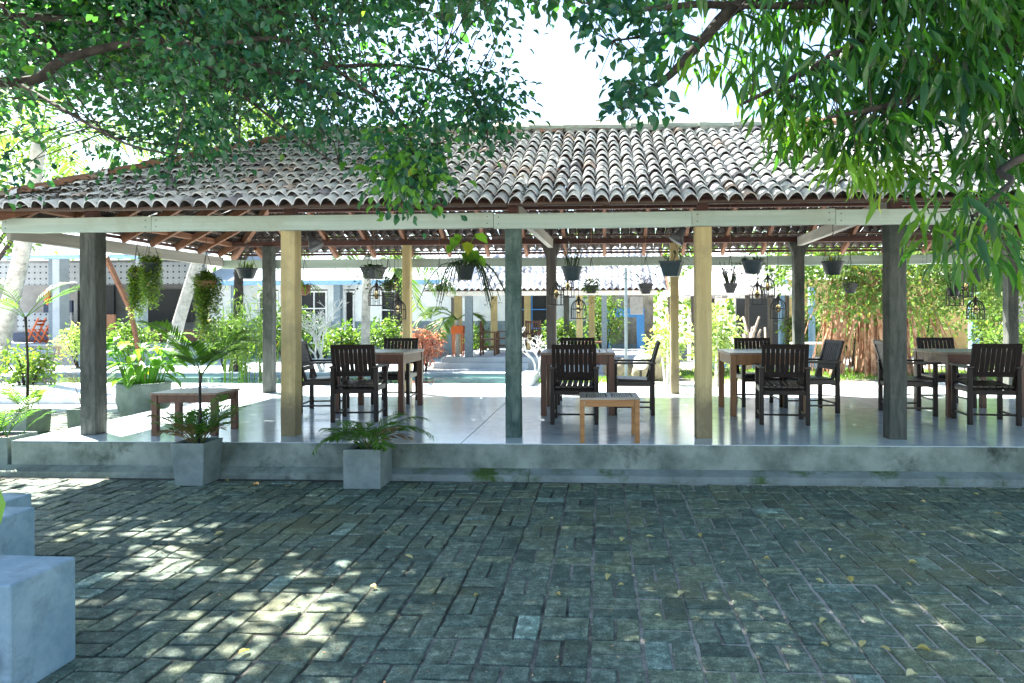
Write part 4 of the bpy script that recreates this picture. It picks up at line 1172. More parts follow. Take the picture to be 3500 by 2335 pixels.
        for s in range(30):
            a = rs.uniform(0,6.283); L((r*.7*math.cos(a), r*.7*math.sin(a), hpot), (math.cos(a),math.sin(a),rs.uniform(.2,1)), (0,0,1), .05, .028)
        pm = 'leaf_dark'
    if mb.v: mb.build('foliage', M[pm], o, tint=tint)
    return o
YH = 8.38
hanging(346, 604, 7.6, 0.105, 0.12, 'round', 'pot_black', 'trail', 'black hanging pot with feathery trailing greenery, right of the grey corner post')
hanging(314, 628, 7.9, 0.075, 0.085, 'round', 'pot_black', 'trail', 'smaller black hanging pot with long trailing greenery, nearest the corner post')
hanging(474, 645, 7.7, 0.11, 0.10, 'bowl', 'shell', 'longtrail', 'hanging basket hidden in a long curtain of bright trailing leaves')
hanging(566, 616, YH, 0.125, 0.13, 'round', 'pot_black', 'tufts', 'round black hanging pot with short grassy tufts at left')
hanging(699, 655, YH, 0.075, 0.13, 'bowl', 'shell', 'straps', 'brown coconut-shell pot half hidden by the wide yellow post')
hanging(857, 613, YH, 0.12, 0.15, 'square', 'pot_black', 'vine', 'square black hanging pot with thin leafy vines, left of the slim yellow post')
hanging(891, 651, 8.6, 0.065, 0.10, 'round', 'wire', 'bush', 'small wire hanging basket between the bird cages at left')
hanging(1008, 656, 8.6, 0.055, 0.07, 'round', 'pot_black', 'straps', 'tiny hanging pot with drooping strap leaves right of the slim yellow post')
hanging(1067, 610, 8.0, 0.105, 0.17, 'square', 'pot_black', 'hairy', 'black hanging pot with broad leaves and long dangling dark stems')
hanging(1312, 612, YH, 0.125, 0.17, 'round', 'pot_blue', 'spikes', 'dark blue round hanging pot with bare spiky stems above the middle table')
hanging(1357, 655, YH, 0.085, 0.10, 'round', 'pot_grey', 'bush', 'small hanging pot hidden by a round bushy plant above the middle table')
hanging(1482, 651, YH, 0.09, 0.125, 'round', 'pot_grey', 'arch', 'small ribbed grey hanging pot with arching orchid leaves', True)
hanging(1541, 600, 8.2, 0.135, 0.18, 'square', 'pot_blue', 'orchid', 'square dark blue hanging pot in front of the slim yellow back post')
hanging(1676, 650, YH, 0.085, 0.12, 'round', 'pot_grey', 'spikes', 'small ribbed grey hanging pot with thin upright stems right of the centre yellow post', True)
hanging(1727, 598, YH, 0.13, 0.16, 'round', 'pot_blue', 'vine', 'large round dark hanging pot above the bird cages right of centre')
hanging(1911, 600, YH, 0.13, 0.16, 'round', 'pot_black', 'tufts', 'large tapered black hanging pot right of the bracketed grey post')
hanging(1951, 650, YH, 0.09, 0.12, 'round', 'pot_grey', 'bush', 'small ribbed grey hanging pot with leafy plant left of the wide grey post', True)
hanging(2228, 618, 8.0, 0.11, 0.15, 'square', 'pot_black', 'tufts', 'black hanging pot partly hidden behind the long mango-like leaves at right')
hanging(2188, 662, YH, 0.075, 0.10, 'round', 'pot_black', 'spikes', 'small dark hanging pot behind the foliage above the far right table')

# ================================================================== bird-cage lamps
def cage(px, top, bot, w, y, label):
    ct = atY(px, top, y); cb = atY(px, bot, y)
    h = ct.z - cb.z; r = w
    o = empty('bird_cage_lamp', (cb.x, cb.y, cb.z), random.uniform(-.3,.3), label, 'lamp', 'bird-cage lamps hanging over the tables')
    dome = h*0.55
    for k in range(10):
        a = k*2*math.pi/10
        pts = [(r*math.cos(a), r*math.sin(a), 0), (r*math.cos(a), r*math.sin(a), h-dome)]
        for t in (25,50,70,88):
            pts.append((r*math.cos(R(t))*math.cos(a), r*math.cos(R(t))*math.sin(a), h-dome + (dome-0.03)*math.sin(R(t))))
        MB().tube(pts, 0.0048, 4).build('bar', M['iron'], o)
    for z in (0.004, h-dome):
        MB().tube([(r*math.cos(q*math.pi/10), r*math.sin(q*math.pi/10), z) for q in range(21)], 0.006, 4, False).build('ring', M['iron'], o)
    MB().lathe([(0.0,h-0.05),(0.022,h-0.05),(0.024,h-0.02),(0.012,h),(0.006,h+0.02),(0,h+0.02)], 8).build('cap', M['iron'], o)
    MB().tube([(0,0,h-0.05),(0,0,h-0.09)], 0.014, 8).build('socket', M['iron'], o)
    MB().lathe([(0.0,h-0.20),(0.018,h-0.195),(0.032,h-0.17),(0.034,h-0.15),(0.024,h-0.115),(0.013,h-0.09),(0,h-0.09)], 12).build('bulb', M['bulb'], o, smooth=True)
    MB().tube([(0,0,h+0.02),(0,0,HZ-cb.z+0.01)], 0.0032, 4).build('cord', M['iron'], o)
T3 = [('above the leftmost table', ((864,650,702,0.095,8.35,'left'),(914,683,733,0.095,8.35,'lowest right'),(906,632,683,0.085,8.75,'rear'))),
      ('above the middle table', ((1277,648,701,0.095,8.35,'left'),(1328,682,732,0.095,8.35,'lowest right'),(1303,632,683,0.085,8.75,'rear'))),
      ('right of the centre yellow post', ((1738,648,701,0.095,8.35,'left'),(1786,680,732,0.095,8.35,'lowest right'),(1762,632,683,0.085,8.75,'rear'))),
      ('above the far right table', ((2191,650,702,0.095,8.35,'left'),(2239,683,733,0.095,8.35,'lowest right'),(2216,632,683,0.085,8.75,'rear')))]
for where, cs in T3:
    for (px, tp, bt, w, y, q) in cs:
        cage(px, tp, bt, w, y, 'black bird-cage lamp, %s of the three %s' % (q, where))
# ================================================================== foliage machinery
def unit(a): return a/np.maximum(1e-6, np.linalg.norm(a, axis=1, keepdims=True))
def leaf_cloud(P, D, size, wid, tint, rng, fold=0.25, bend=0.15):
    n = len(P)
    D = unit(D); up = unit(rng.normal(size=(n,3))*0.6 + np.array([0,0,1.0]))
    X = unit(np.cross(D, up)); Nn = np.cross(X, D)
    s = size[:,None]; w = (size*wid)[:,None]
    b = P; m1 = P + D*s*0.38 + Nn*s*bend*0.5; m2 = P + D*s*0.72 + Nn*s*bend*0.35; t = P + D*s - Nn*s*bend*0.3
    f = Nn*w*fold
    V = np.stack([b, m1 + X*w*0.5 + f, m1 - X*w*0.5 + f, m2 + X*w*0.36 + f, m2 - X*w*0.36 + f, t, m1, m2], axis=1).reshape(-1,3)
    base = np.array([[0,1,6],[0,6,2],[1,3,6],[3,7,6],[6,7,2],[7,4,2],[3,5,7],[7,5,4]])
    F = (base[None] + (np.arange(n)*8)[:,None,None]).reshape(-1,3)
    return V, F, np.repeat(tint, 8)
def clumps_to_leaves(C, per, cr, size, wid, rng, droop=0.5, spread=1.0, flat=0.7):
    n = len(C)*per
    off = rng.normal(size=(n,3))*cr*np.array([1,1,flat])
    P = np.repeat(C, per, axis=0) + off
    D = unit(off + 1e-5)*spread + rng.normal(size=(n,3))*0.45 + np.array([0,0,-droop])
    sz = size*rng.uniform(0.65,1.25,size=n)
    ct = rng.uniform(0,0.55,size=len(C))
    tint = np.clip(np.repeat(ct, per) + rng.uniform(0,0.5,size=n), 0, 1)
    return P, D, sz, tint
def foliage(name, parent, C, per, cr, size, wid, mat, rng, droop=0.5, spread=1.0, flat=0.7, bend=0.15):
    P, D, sz, tint = clumps_to_leaves(np.asarray(C, dtype=float), per, cr, size, wid, rng, droop, spread, flat)
    o3 = np.array(parent.location) if parent is not None else np.zeros(3)
    V, F, T = leaf_cloud(P - o3, D, sz, wid, tint, rng, bend=bend)
    me = np_mesh(name, V, F, M[mat], T)
    o = bpy.data.objects.new(name, me); link(o, parent); return o
def ellip(c, r, n, rng, shell=0.5):
    d = unit(rng.normal(size=(n,3))); q = (shell + (1-shell)*rng.random(n))**0.6
    return np.array(c) + d*q[:,None]*np.array(r)
def project(C):
    p = C - np.array(CAM); d = p @ np.array(c_fwd)
    return (p @ np.array(c_right)/d*FPX + PPX)/KD, (PPY - p @ np.array(c_up)/d*FPX)/KD, d
def unproject(px, py, depth):
    u = (px*KD-PPX)/FPX; v = (PPY-py*KD)/FPX
    r = np.array(c_fwd)[None] + u[:,None]*np.array(c_right)[None] + v[:,None]*np.array(c_up)[None]
    return np.array(CAM)[None] + r*depth[:,None]
S3 = np.array(to_sun)
def shade_on_roof(C):
    """x of the spot on the front roof slope that a clump would shade (nan if none)"""
    # p = C - S t ; z = ZE + (y-YE)*SL
    t = (C[:,2] - ZE - (C[:,1]-YE)*SL)/(S3[2] - S3[1]*SL)
    h = C - S3[None]*t[:,None]
    ok = (t > 0) & (h[:,1] > YE-0.1) & (h[:,1] < YR+0.1)
    return np.where(ok, h[:,0], np.nan)
def shade_on_ground(C):
    t = C[:,2]/S3[2]; return C - S3[None]*t[:,None]
rng = np.random.default_rng(42)
# gaps in the crown: where its shade is thin and the sun reaches the paving
GAPS = [(atZ(a, b, 0.0), r) for (a, b, r) in ((120,1090,.30),(250,1085,.30),(360,1090,.26),(120,1140,.26),(230,1130,.30),(150,1180,.30),(420,1165,.34),(300,1200,.30),(480,1190,.28),(390,1215,.26),
        (330,1265,.20),(420,1290,.22),(560,1320,.16),(640,1345,.24),(720,1310,.16),(760,1365,.18),(230,1395,.16),(620,1440,.16),(690,1500,.2),(420,1500,.16),(900,1340,.12),(1000,1330,.12),(2080,1390,.15),(1960,1500,.1),(1130,1430,.1))]
def in_gap(C):
    gr = shade_on_ground(C); hit = np.zeros(len(C), bool)
    for (g_, r) in GAPS: hit |= (gr[:,0]-g_.x)**2 + (gr[:,1]-g_.y)**2 < (r*1.15+0.17)**2
    for (c_, r) in SUNLIT:
        w = C - np.array(c_)[None]; t = w @ S3
        hit |= (t > r*0.7) & (np.linalg.norm(w - t[:,None]*S3[None], axis=1) < r*0.8 + 0.15*(t > 1.2))
    return hit & (rng.random(len(C)) < 0.96)
# boughs that stand in full sun: nothing of the crowns above lies between them and the sun
SUNLIT = [(CAM + ray(a, b)*d, r) for (a, b, d, r) in ((940,400,4.8,.34),(960,450,4.8,.30),(920,350,4.8,.3),(1120,300,5.1,.22),(1720,300,4.1,.4),(1800,340,4.1,.4),(1900,380,4.1,.45),(1980,440,4.0,.45),(2080,440,4.0,.4),(2180,540,3.5,.4),(1650,230,4.2,.35),(1600,180,4.2,.3),(2260,560,3.4,.35),(2300,600,3.4,.3),(1760,380,4.2,.35))]

# ================================================================== overhanging tree on the left
LT = empty('spreading_shade_tree', (-8.6, 5.2, 0), 0, 'big spreading round-leaved tree arching over the left of the pavilion roof', 'tree')
Lx = [-150, 0, 120, 220, 330, 430, 520, 600, 680, 760, 820, 870, 900, 940, 985, 1005, 1040, 1090, 1150, 1175, 1200]
Ly = [450, 430, 425, 425, 400, 375, 345, 305, 305, 320, 340, 400, 440, 470, 450, 350, 320, 300, 310, 60, -60]
def left_ok(px, py, jit):
    ok = py < np.interp(px, Lx, Ly) - 12 + jit
    for (cx, cy, rx, ry, kp) in ((300,318,120,26,0.25),(610,275,75,60,0.12),(470,215,60,30,0.5),(90,420,60,30,0.0),(40,300,50,30,0.5)):
        inside = ((px-cx)/rx)**2 + ((py-cy)/ry)**2 < 1
        ok &= ~(inside & (rng.random(len(px)) > kp))
    return ok
def near_left(n, x0, x1, y0, y1, d0, d1):
    px = rng.uniform(x0,x1,n); py = rng.uniform(y0,y1,n); d = rng.uniform(d0,d1,n)
    C = unproject(px, py, d); ok = left_ok(px, py, rng.normal(size=n)*10)
    sr = shade_on_roof(C); ok &= ~((sr > -2.2) & (rng.random(n) < np.clip((sr+2.4)/1.0,0,1)))
    # keep crowns off the roof itself
    zr = ZE + (np.minimum(C[:,1], 2*YR-C[:,1]) - YE)*SL
    ok &= ~((C[:,1] > YE-0.25) & (C[:,0] > XE-0.2) & (C[:,2] < zr+0.35))
    ok &= ~in_gap(C)
    return C[ok]
Ca = near_left(800, -120, 1190, -120, 490, 4.6, 6.0)
Cb = near_left(1250, -120, 800, -120, 400, 5.6, 8.6)
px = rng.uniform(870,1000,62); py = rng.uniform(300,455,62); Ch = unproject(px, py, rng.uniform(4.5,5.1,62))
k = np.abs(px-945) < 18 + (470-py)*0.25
lit_clump = rng.random(len(Ch)) < (py-300)/150.0 + 0.1  # share of clumps in the sunlit colour grows towards the bough's lower end
lit_clump = lit_clump[k]; Ch = Ch[k]
px = rng.uniform(1060,1150,26); py = rng.uniform(200,345,26); Ch2 = unproject(px, py, rng.uniform(4.8,5.4,26))
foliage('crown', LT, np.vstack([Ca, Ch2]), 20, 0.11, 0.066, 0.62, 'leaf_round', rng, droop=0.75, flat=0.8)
foliage('lower_crown', LT, Ch[lit_clump], 13, 0.11, 0.070, 0.64, 'leaf_sunlit', rng, droop=0.9, flat=0.9)
foliage('lower_inner_crown', LT, Ch[~lit_clump], 13, 0.11, 0.070, 0.64, 'leaf_round', rng, droop=0.9, flat=0.9)
foliage('inner_crown', LT, Cb, 20, 0.17, 0.070, 0.6, 'leaf_round', rng, droop=0.5)
# the part of the crown above the picture, which shades the paving
n = 4200
C = np.column_stack([rng.uniform(-8.8,1.6,n), rng.uniform(3.6,8.3,n), rng.uniform(4.5,6.8,n)])
px, py, d = project(C)
sr = shade_on_roof(C); gr = shade_on_ground(C)
ok = ~((py > -25) & (px > 1120)) & ~((py > 0) & (px <= 1120) & (rng.random(n) < .6))
ok &= ~((sr > -2.4) & (rng.random(n) < np.clip((sr+2.6)/0.8,0,1)))
ok &= ~in_gap(C)
ok &= (gr[:,1] > 0.2) & (gr[:,0] < 6.0)
n2_ = 700
rx_ = rng.uniform(XE, -2.0, n2_); ry_ = rng.uniform(YE, YR, n2_)
Cx = np.column_stack([rx_, ry_, ZE+(ry_-YE)*SL]) + S3[None]*rng.uniform(1.6,4.2,n2_)[:,None]
qx, qy, _ = project(Cx); okx = ((qy < -20) | ((qx < 640) & (qy < np.interp(qx, Lx, Ly)-40))) & (rng.random(n2_) < np.clip((-2.0-rx_)/1.2, 0, 0.85))
foliage('upper_crown', LT, np.vstack([C[ok], Cx[okx]]), 19, 0.21, 0.13, 0.7, 'leaf_round', rng, droop=0.3)
def limb(parent, pts, r0, r1, name='limb', mat='bark', n=7):
    pts = [Vector(p) for p in pts]
    # smooth the path
    sm = []
    for k in range(len(pts)-1):
        p0 = pts[max(k-1,0)]; p1 = pts[k]; p2 = pts[k+1]; p3 = pts[min(k+2,len(pts)-1)]
        for q in range(5):
            t = q/5
            sm.append(0.5*((2*p1) + (p2-p0)*t + (2*p0-5*p1+4*p2-p3)*t*t + (3*p1-p0-3*p2+p3)*t*t*t))
    sm.append(pts[-1]); m = len(sm)
    mb = MB(); mb.tube(sm, [r0+(r1-r0)*k/(m-1) for k in range(m)], n)
    return mb.build(name, M[mat], parent, True, smooth=True), sm
def D3(px, py, d): r_ = ray(px, py); return CAM + r_*d
limb(LT, [(-8.6,5.2,-0.05), (-8.5,5.25,1.2), (-8.2,5.3,2.6), (-7.6,5.4,3.6)], 0.34, 0.24, 'trunk', n=12)
LB = [[(-7.7,5.4,3.5), (-6.6,5.6,3.7), D3(40,190,6.4), D3(150,135,6.3), D3(330,95,6.2), D3(470,110,6.1), D3(640,170,6.0), D3(820,230,5.9)],
      [(-7.7,5.4,3.5), (-6.9,6.2,4.4), D3(100,40,7.0), D3(350,55,7.0), D3(560,20,6.8), D3(800,60,6.4)],
      [D3(330,95,6.2), D3(480,150,5.7), D3(590,245,5.4), D3(700,330,5.2), D3(790,385,5.0)],
      [D3(470,110,6.1), D3(640,90,5.6), D3(800,180,5.3), D3(930,290,5.0), D3(950,420,4.8)],
      [D3(150,135,6.3), D3(60,60,6.0), D3(-60,-40,5.8)],
      [D3(640,170,6.0), D3(820,150,5.8), D3(980,160,5.5), D3(1090,220,5.3), D3(1120,320,5.2)],
      [D3(40,190,6.4), D3(160,260,5.8), D3(290,330,5.4), D3(400,355,5.2)],
      [(-7.6,5.4,3.6), (-6.5,6.0,5.2), (-4.5,6.6,5.9), (-2.0,6.6,6.2), (0.6,6.2,6.2)],
      [(-6.5,6.0,5.2), (-5.0,5.0,5.8), (-3.0,4.6,6.0), (-0.8,4.6,6.1)],
      [D3(240,65,8.0), D3(420,190,7.8), D3(520,195,7.6), D3(640,185,7.4)]]
LBr = [(0.065,0.012),(0.055,0.012),(0.02,0.004),(0.026,0.005),(0.025,0.008),(0.02,0.005),(0.022,0.005),(0.12,0.03),(0.08,0.02),(0.04,0.012)]
paths = []
for pts, (a, b) in zip(LB, LBr):
    _, sm = limb(LT, pts, a, b); paths += sm
pool_pts = np.array([tuple(p) for p in paths])
def twigs(parent, C, pool, n, rs, name, r=0.006):
    mb = MB(); idx = rs.permutation(len(C))[:n]
    for i in idx:
        c = C[i]; d2 = ((pool-c)**2).sum(1); j = int(np.argmin(d2))
        a = Vector(pool[j]); b = Vector(c); m_ = a.lerp(b,.5) + Vector((0,0,0.08*(b-a).length)) + Vector(rs.normal(size=3)*0.06)
        mb.tube([a, m_, b], [r, r*.7, r*.35], 4, False)
    return mb.build(name, M['bark'], parent, True)
tag(twigs(LT, np.vstack([Ca, Ch, Ch2, Cb]), pool_pts, 420, rng, 'twigs'), kind='stuff')

# ================================================================== overhanging long-leaved tree on the right
RT = empty('long_leaved_tree', (6.2, 3.2, 0), 0, 'tree with long drooping glossy leaves hanging into the upper right of the view', 'tree')
Rx = [1480, 1540, 1570, 1620, 1650, 1700, 1760, 1800, 1850, 1900, 1950, 2000, 2050, 2100, 2130, 2180, 2230, 2290, 2330, 2450]
Ry = [-20, 60, 150, 200, 215, 280, 330, 350, 350, 380, 420, 430, 420, 400, 440, 420, 440, 470, 380, 380]
n = 860
px = rng.uniform(1480,2480,n); py = rng.uniform(-160,480,n)
ins = np.clip((np.interp(px, Rx, Ry) - py)/220, 0, 1); d = 4.25 + rng.uniform(-1,1,n)*(0.12+0.4*ins)
ok = py < np.interp(px, Rx, Ry) - 18 + rng.normal(size=n)*10
sparse = (px > 2060) & (py > 330) & (px < 2240)
ok &= ~(sparse & (rng.random(n) < 0.55))
ok &= ~((((px-2150)/60)**2 + ((py-250)/45)**2 < 1) & (rng.random(n) < .75))
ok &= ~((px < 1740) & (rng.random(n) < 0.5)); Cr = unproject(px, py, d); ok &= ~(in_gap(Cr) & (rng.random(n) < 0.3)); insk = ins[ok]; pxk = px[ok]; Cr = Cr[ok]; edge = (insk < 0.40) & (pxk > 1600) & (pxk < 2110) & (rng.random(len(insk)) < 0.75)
px = np.array([2130,2150,2170,2190,2215,2240,2260,2280,2300,2255,2225,2200,2290,2310,2330,2180,2160,2275])
py = np.array([490,510,470,540,520,560,520,480,540,590,470,450,600,500,450,570,540,560])
Cr2 = unproject(px.astype(float), py.astype(float), rng.uniform(3.1,3.7,len(px)))
foliage('outer_crown', RT, np.vstack([Cr[edge], Cr2[::2]]), 10, 0.08, 0.165, 0.19, 'leaf_long_sunlit', rng, droop=1.25, spread=0.7, flat=0.6, bend=0.12)  # crown edge painted brighter to look sunlit
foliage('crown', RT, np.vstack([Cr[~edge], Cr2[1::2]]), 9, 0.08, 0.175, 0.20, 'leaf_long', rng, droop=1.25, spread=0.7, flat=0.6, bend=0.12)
n = 420
C = np.column_stack([rng.uniform(1.6,7.5,n), rng.uniform(1.5,5.0,n), rng.uniform(3.7,5.8,n)])
px, py, d = project(C); ok = ~((py > -10) & (px < 2345)) & (d > 0.8) & ~in_gap(C)
foliage('upper_crown', RT, C[ok], 12, 0.20, 0.20, 0.26, 'leaf_long', rng, droop=0.9, spread=0.8)
limb(RT, [(6.2,3.2,-0.05), (6.15,3.25,1.3), (5.9,3.3,2.6), (5.3,3.4,3.5)], 0.26, 0.17, 'trunk', n=12)
RB = [[(5.3,3.4,3.5), D3(2400,60,4.4), D3(2200,-30,4.3), D3(1950,5,4.2), D3(1700,15,4.2)],
      [D3(2400,60,4.4), D3(2250,150,4.2), D3(2080,230,4.0), D3(1900,270,3.9)],
      [D3(2200,-30,4.3), D3(1980,90,4.2), D3(1800,190,4.1), D3(1700,240,4.0)],
      [(5.3,3.4,3.5), D3(2420,330,3.9), D3(2320,420,3.6), D3(2230,500,3.4)]]
pp = []
for pts, (a, b) in zip(RB, ((0.09,0.015),(0.05,0.008),(0.04,0.008),(0.035,0.006))):
    _, sm = limb(RT, pts, a, b); pp += sm
tag(twigs(RT, np.vstack([Cr, Cr2]), np.array([tuple(p) for p in pp]), 260, rng, 'twigs', 0.005), kind='stuff')
# round-leaved branch reaching in beside it
RR = empty('round_leaved_tree', (7.4, 5.6, 0), 0, 'dark branch with round leaves reaching into the sky right of the gap', 'tree')
limb(RR, [(7.4,5.6,-0.05), (7.3,5.5,2.0), (6.9,5.3,3.6), (5.6,5.0,4.7)], 0.2, 0.12, 'trunk', n=10)
_, s1 = limb(RR, [(5.6,5.0,4.7), D3(2100,-120,5.0), D3(1850,-60,4.6), D3(1690,15,4.4), D3(1610,95,4.3), D3(1540,170,4.2), D3(1480,215,4.2), D3(1445,245,4.2)], 0.07, 0.006)
_, s2 = limb(RR, [D3(1690,15,4.4), D3(1600,10,4.3), D3(1500,20,4.3), D3(1400,15,4.3), D3(1330,5,4.3)], 0.03, 0.004)
_, s3 = limb(RR, [D3(1610,95,4.3), D3(1540,75,4.2), D3(1470,85,4.2), D3(1400,95,4.2)], 0.02, 0.004)
Cq = []
for (px, py, n, sx, sy) in ((1315,4,4,14,8),(1370,20,10,28,22),(1430,30,14,32,30),(1500,30,16,36,36),(1560,40,14,34,40),(1390,90,5,18,20),(1440,110,8,30,22),(1520,100,12,34,28),(1580,110,10,30,30),(1430,210,9,22,16),(1480,190,8,30,22),(1440,245,7,18,16),(1480,270,6,18,12),(1530,170,8,26,22),(1600,60,12,30,40),(1650,60,14,34,50),(1640,150,8,30,30)):
    for q in range((2*n+2)//3): Cq.append(tuple(D3(px+random.gauss(0,sx), py+random.gauss(0,sy), random.uniform(3.9,4.6))))
Cq = np.array(Cq); Cq = Cq[~in_gap(Cq)]
foliage('crown', RR, Cq, 7, 0.045, 0.080, 0.66, 'leaf_round', rng, droop=0.6, spread=0.9)
tag(twigs(RR, Cq, np.array([tuple(p) for p in s1+s2+s3]), 120, rng, 'twigs', 0.004), kind='stuff')
# ================================================================== behind the pavilion: courtyard
def sheet(name, x0, x1, y0, y1, z, mat, kind='structure', lab=None):
    o = MB().add([(x0,y0,z),(x1,y0,z),(x1,y1,z),(x0,y1,z)], [(0,1,2,3)]).build(name, M[mat])
    return tag(o, lab, kind=kind)
def xx(px, Y): return atY(px, 800, Y).x
PLX0, PLX1 = -14.0, xx(1165, 13.4)
d_ = MB(); d_.box(-14, PLX1+0.35, 11.40, 13.3, -0.03, 0.17, 0.01); d_.box(-14, PXL-0.3, 10.95, 11.40, -0.03, 0.165, 0.01)
tag(d_.build('pool_deck', M['pool_edge']), 'bright cement deck beside the pond', kind='structure')
s_ = MB(); s_.box(-14, PXL-0.25, 10.4, 10.948, -0.03, 0.055, 0.008)
tag(s_.build('deck_step', M['pool_edge']), 'low cement step up to the pond deck', kind='structure')
w_ = MB(); w_.add([(-14,13.3,0.06),(PLX1,13.3,0.06),(PLX1,16.3,0.06),(-14,16.3,0.06)], [(0,1,2,3)])
tag(w_.build('pond_water', M['water']), 'still green pond water behind the pavilion', kind='structure')
r_ = MB(); r_.box(-14, PLX1+0.35, 16.3, 16.6, -0.03, 0.12, 0.01); r_.box(PLX1, PLX1+0.35, 13.3, 16.3, -0.03, 0.17, 0.01)
tag(r_.build('pond_rim', M['court_blue']), 'blue-grey cement rim of the pond', kind='structure')
sheet('courtyard_pavement', -26, -4.6, 16.6, 30, -0.022, 'court_blue', lab='blue-grey cement courtyard behind the pond')
# grass
def grass(name, x0, x1, y0, y1, n, lab):
    P = np.column_stack([rng.uniform(x0,x1,n), rng.uniform(y0,y1,n), np.full(n,-0.03)])
    D = rng.normal(size=(n,3))*0.35 + np.array([0,0,1.0])
    V, F, T = leaf_cloud(P, D, rng.uniform(0.05,0.12,n), 0.16, rng.random(n), rng)
    o = bpy.data.objects.new(name, np_mesh(name, V, F, M['grass'], T)); link(o); tag(o, lab, 'grass', kind='stuff')
grass('lawn_grass', xx(1560,17), 9.5, 16.0, 19.0, 9000, 'short green lawn behind the right half of the pavilion')
grass('edge_grass', PLX1+0.4, xx(1480,15), 15.2, 16.4, 1800, 'strip of green grass beside the far steps')
sheet('lawn_soil', xx(1560,17)-0.1, 9.8, 15.9, 19.1, -0.026, 'boulder')

# ---------------------------------------------------------------- second pavilion
Y2 = 17.8
sx0, sx1 = xx(1012, Y2), xx(1500, Y2)
P2 = empty('far_pavilion', ((sx0+sx1)/2, Y2+2.2, 0), 0, 'smaller tiled pavilion with yellow posts and cement steps across the courtyard', 'pavilion')
F2 = 0.40
MB().box(sx0, sx1, Y2, Y2+4.4, -0.03, F2, 0.01).build('platform', M['court_blue'], P2, True)
ex = xx(1215, Y2)
for k in range(2):
    MB().box(sx0-0.1-0.35*(1-k), ex, Y2-0.38*(2-k), Y2-0.38*(1-k)-0.002, -0.03, 0.135*(k+1), 0.01).build('step', M['court_blue'], P2, True)
for (px, Y, w, mt) in ((1075, Y2+0.15, 0.19, 'grey_paint'), (1050, Y2+1.6, 0.2, 'post_pine'), (1040, Y2+3.2, 0.13, 'post_dark'), (1133, Y2+3.6, 0.19, 'post_pine'), (1210, Y2+3.6, 0.19, 'post_pine'), (1330, Y2+0.2, 0.17, 'post_pine'), (1358, Y2+1.4, 0.17, 'post_pine'), (1300, Y2+3.6, 0.17, 'post_stone'), (1387, Y2+0.3, 0.14, 'grey_paint')):
    x = xx(px, Y); MB().box(x-w/2, x+w/2, Y, Y+w, F2+0.002, 2.3, 0.005).build('post', M[mt], P2, True)
MB().box(sx0-0.1, sx1+0.1, Y2+0.05, Y2+0.12, 2.02, 2.16, 0.005).build('fascia_board', M['white_paint'], P2, True)
MB().box(sx0-0.05, sx0+0.02, Y2+0.13, Y2+4.3, 2.02, 2.16, 0.005).build('fascia_board', M['white_paint'], P2, True)
# tiles of the far roof (too small to pick apart)
V_ = []; F_ = []; T_ = []
rise = 0.55; ye2 = Y2-0.25; ze2 = 2.16
for j in range(13):
    for i in range(int((sx1-sx0+0.8)/0.17)):
        u = sx0-0.4+i*0.17; r0 = j*0.22
        if u < sx0-0.4+r0*0.85: continue
        y0, y1 = ye2+r0, ye2+r0+0.27; z0, z1 = ze2+r0*rise+0.045, ze2+(r0+0.27)*rise
        n0 = len(V_); tt = trs.random()
        for (y, z) in ((y0,z0),(y1,z1),(y0,z0-0.03)):
            for k in range(5):
                xk = u + 0.17*k/4; V_.append((xk, y, z + 0.035*math.cos(2*math.pi*(k/4-0.5)))); T_.append(tt)
        for k in range(4): F_ += [(n0+k,n0+k+1,n0+6+k,n0+5+k), (n0+10+k,n0+11+k,n0+k+1,n0+k)]
rf = MB(); rf.v = V_; rf.f = F_
tag(rf.build('roof', M['tile'], P2, True, tint=T_, smooth=True), kind='stuff')
MB().add([(sx0-0.4,ye2,ze2-0.03),(sx1+0.4,ye2,ze2-0.03),(sx1+0.4,ye2+2.8,ze2+1.5),(sx0+2.0,ye2+2.8,ze2+1.5)],[(0,1,2,3)]).build('roof_deck', M['rafter'], P2, True)
MB().add([(sx0-0.4,ye2,ze2-0.02),(sx0+2.0,ye2+2.8,ze2+1.52),(sx0-0.4,ye2+5.4,ze2-0.02)],[(0,1,2)]).build('hip_slope', M['tile'], P2, True, tint=0.5)
# chairs standing in it (small in view: one mesh each)
def far_chair(px, Y, rz, z, lab, mat='dark_wood', s=1.0, nm='wooden_chair'):
    mb = MB()
    for sx in (-1,1):
        mb.box(sx*.2-.025, sx*.2+.025, .17, .22, 0, .62); mb.box(sx*.2-.025, sx*.2+.025, -.22, -.17, 0, .95); mb.box(sx*.2-.02, sx*.2+.02, -.17, .17, .20, .24); mb.box(sx*.2-.03,sx*.2+.03,-.2,.24,.62,.645)
    mb.box(-.22,.22,-.2,.22,.42,.46); mb.box(-.175,.175,-.215,-.18,.88,.94); mb.box(-.175,.175,-.215,-.18,.55,.60)
    for k in range(5): mb.box(-.14+k*.07-.018, -.14+k*.07+.018, -.205,-.19,.60,.88)
    mb.v = [(a*s,b*s,c*s) for (a,b,c) in mb.v]
    o = mb.build(nm, M[mat]); o.location = (xx(px, Y), Y, z); o.rotation_euler = (0,0,rz)
    tag(o, lab, 'chair', 'chairs under the far pavilion')
far_chair(1122, Y2+1.0, R(-90), F2+.002, 'dark wooden chair in profile under the far tiled pavilion', 'table_wood')
far_chair(1222, Y2+1.3, R(180), F2+.002, 'dark wooden chair facing the viewer under the far pavilion, right of the teal post', 'table_wood')
far_chair(1160, Y2+1.9, R(100), F2+.002, 'dark wooden chair facing left, just behind the teal post under the far pavilion', 'table_wood')
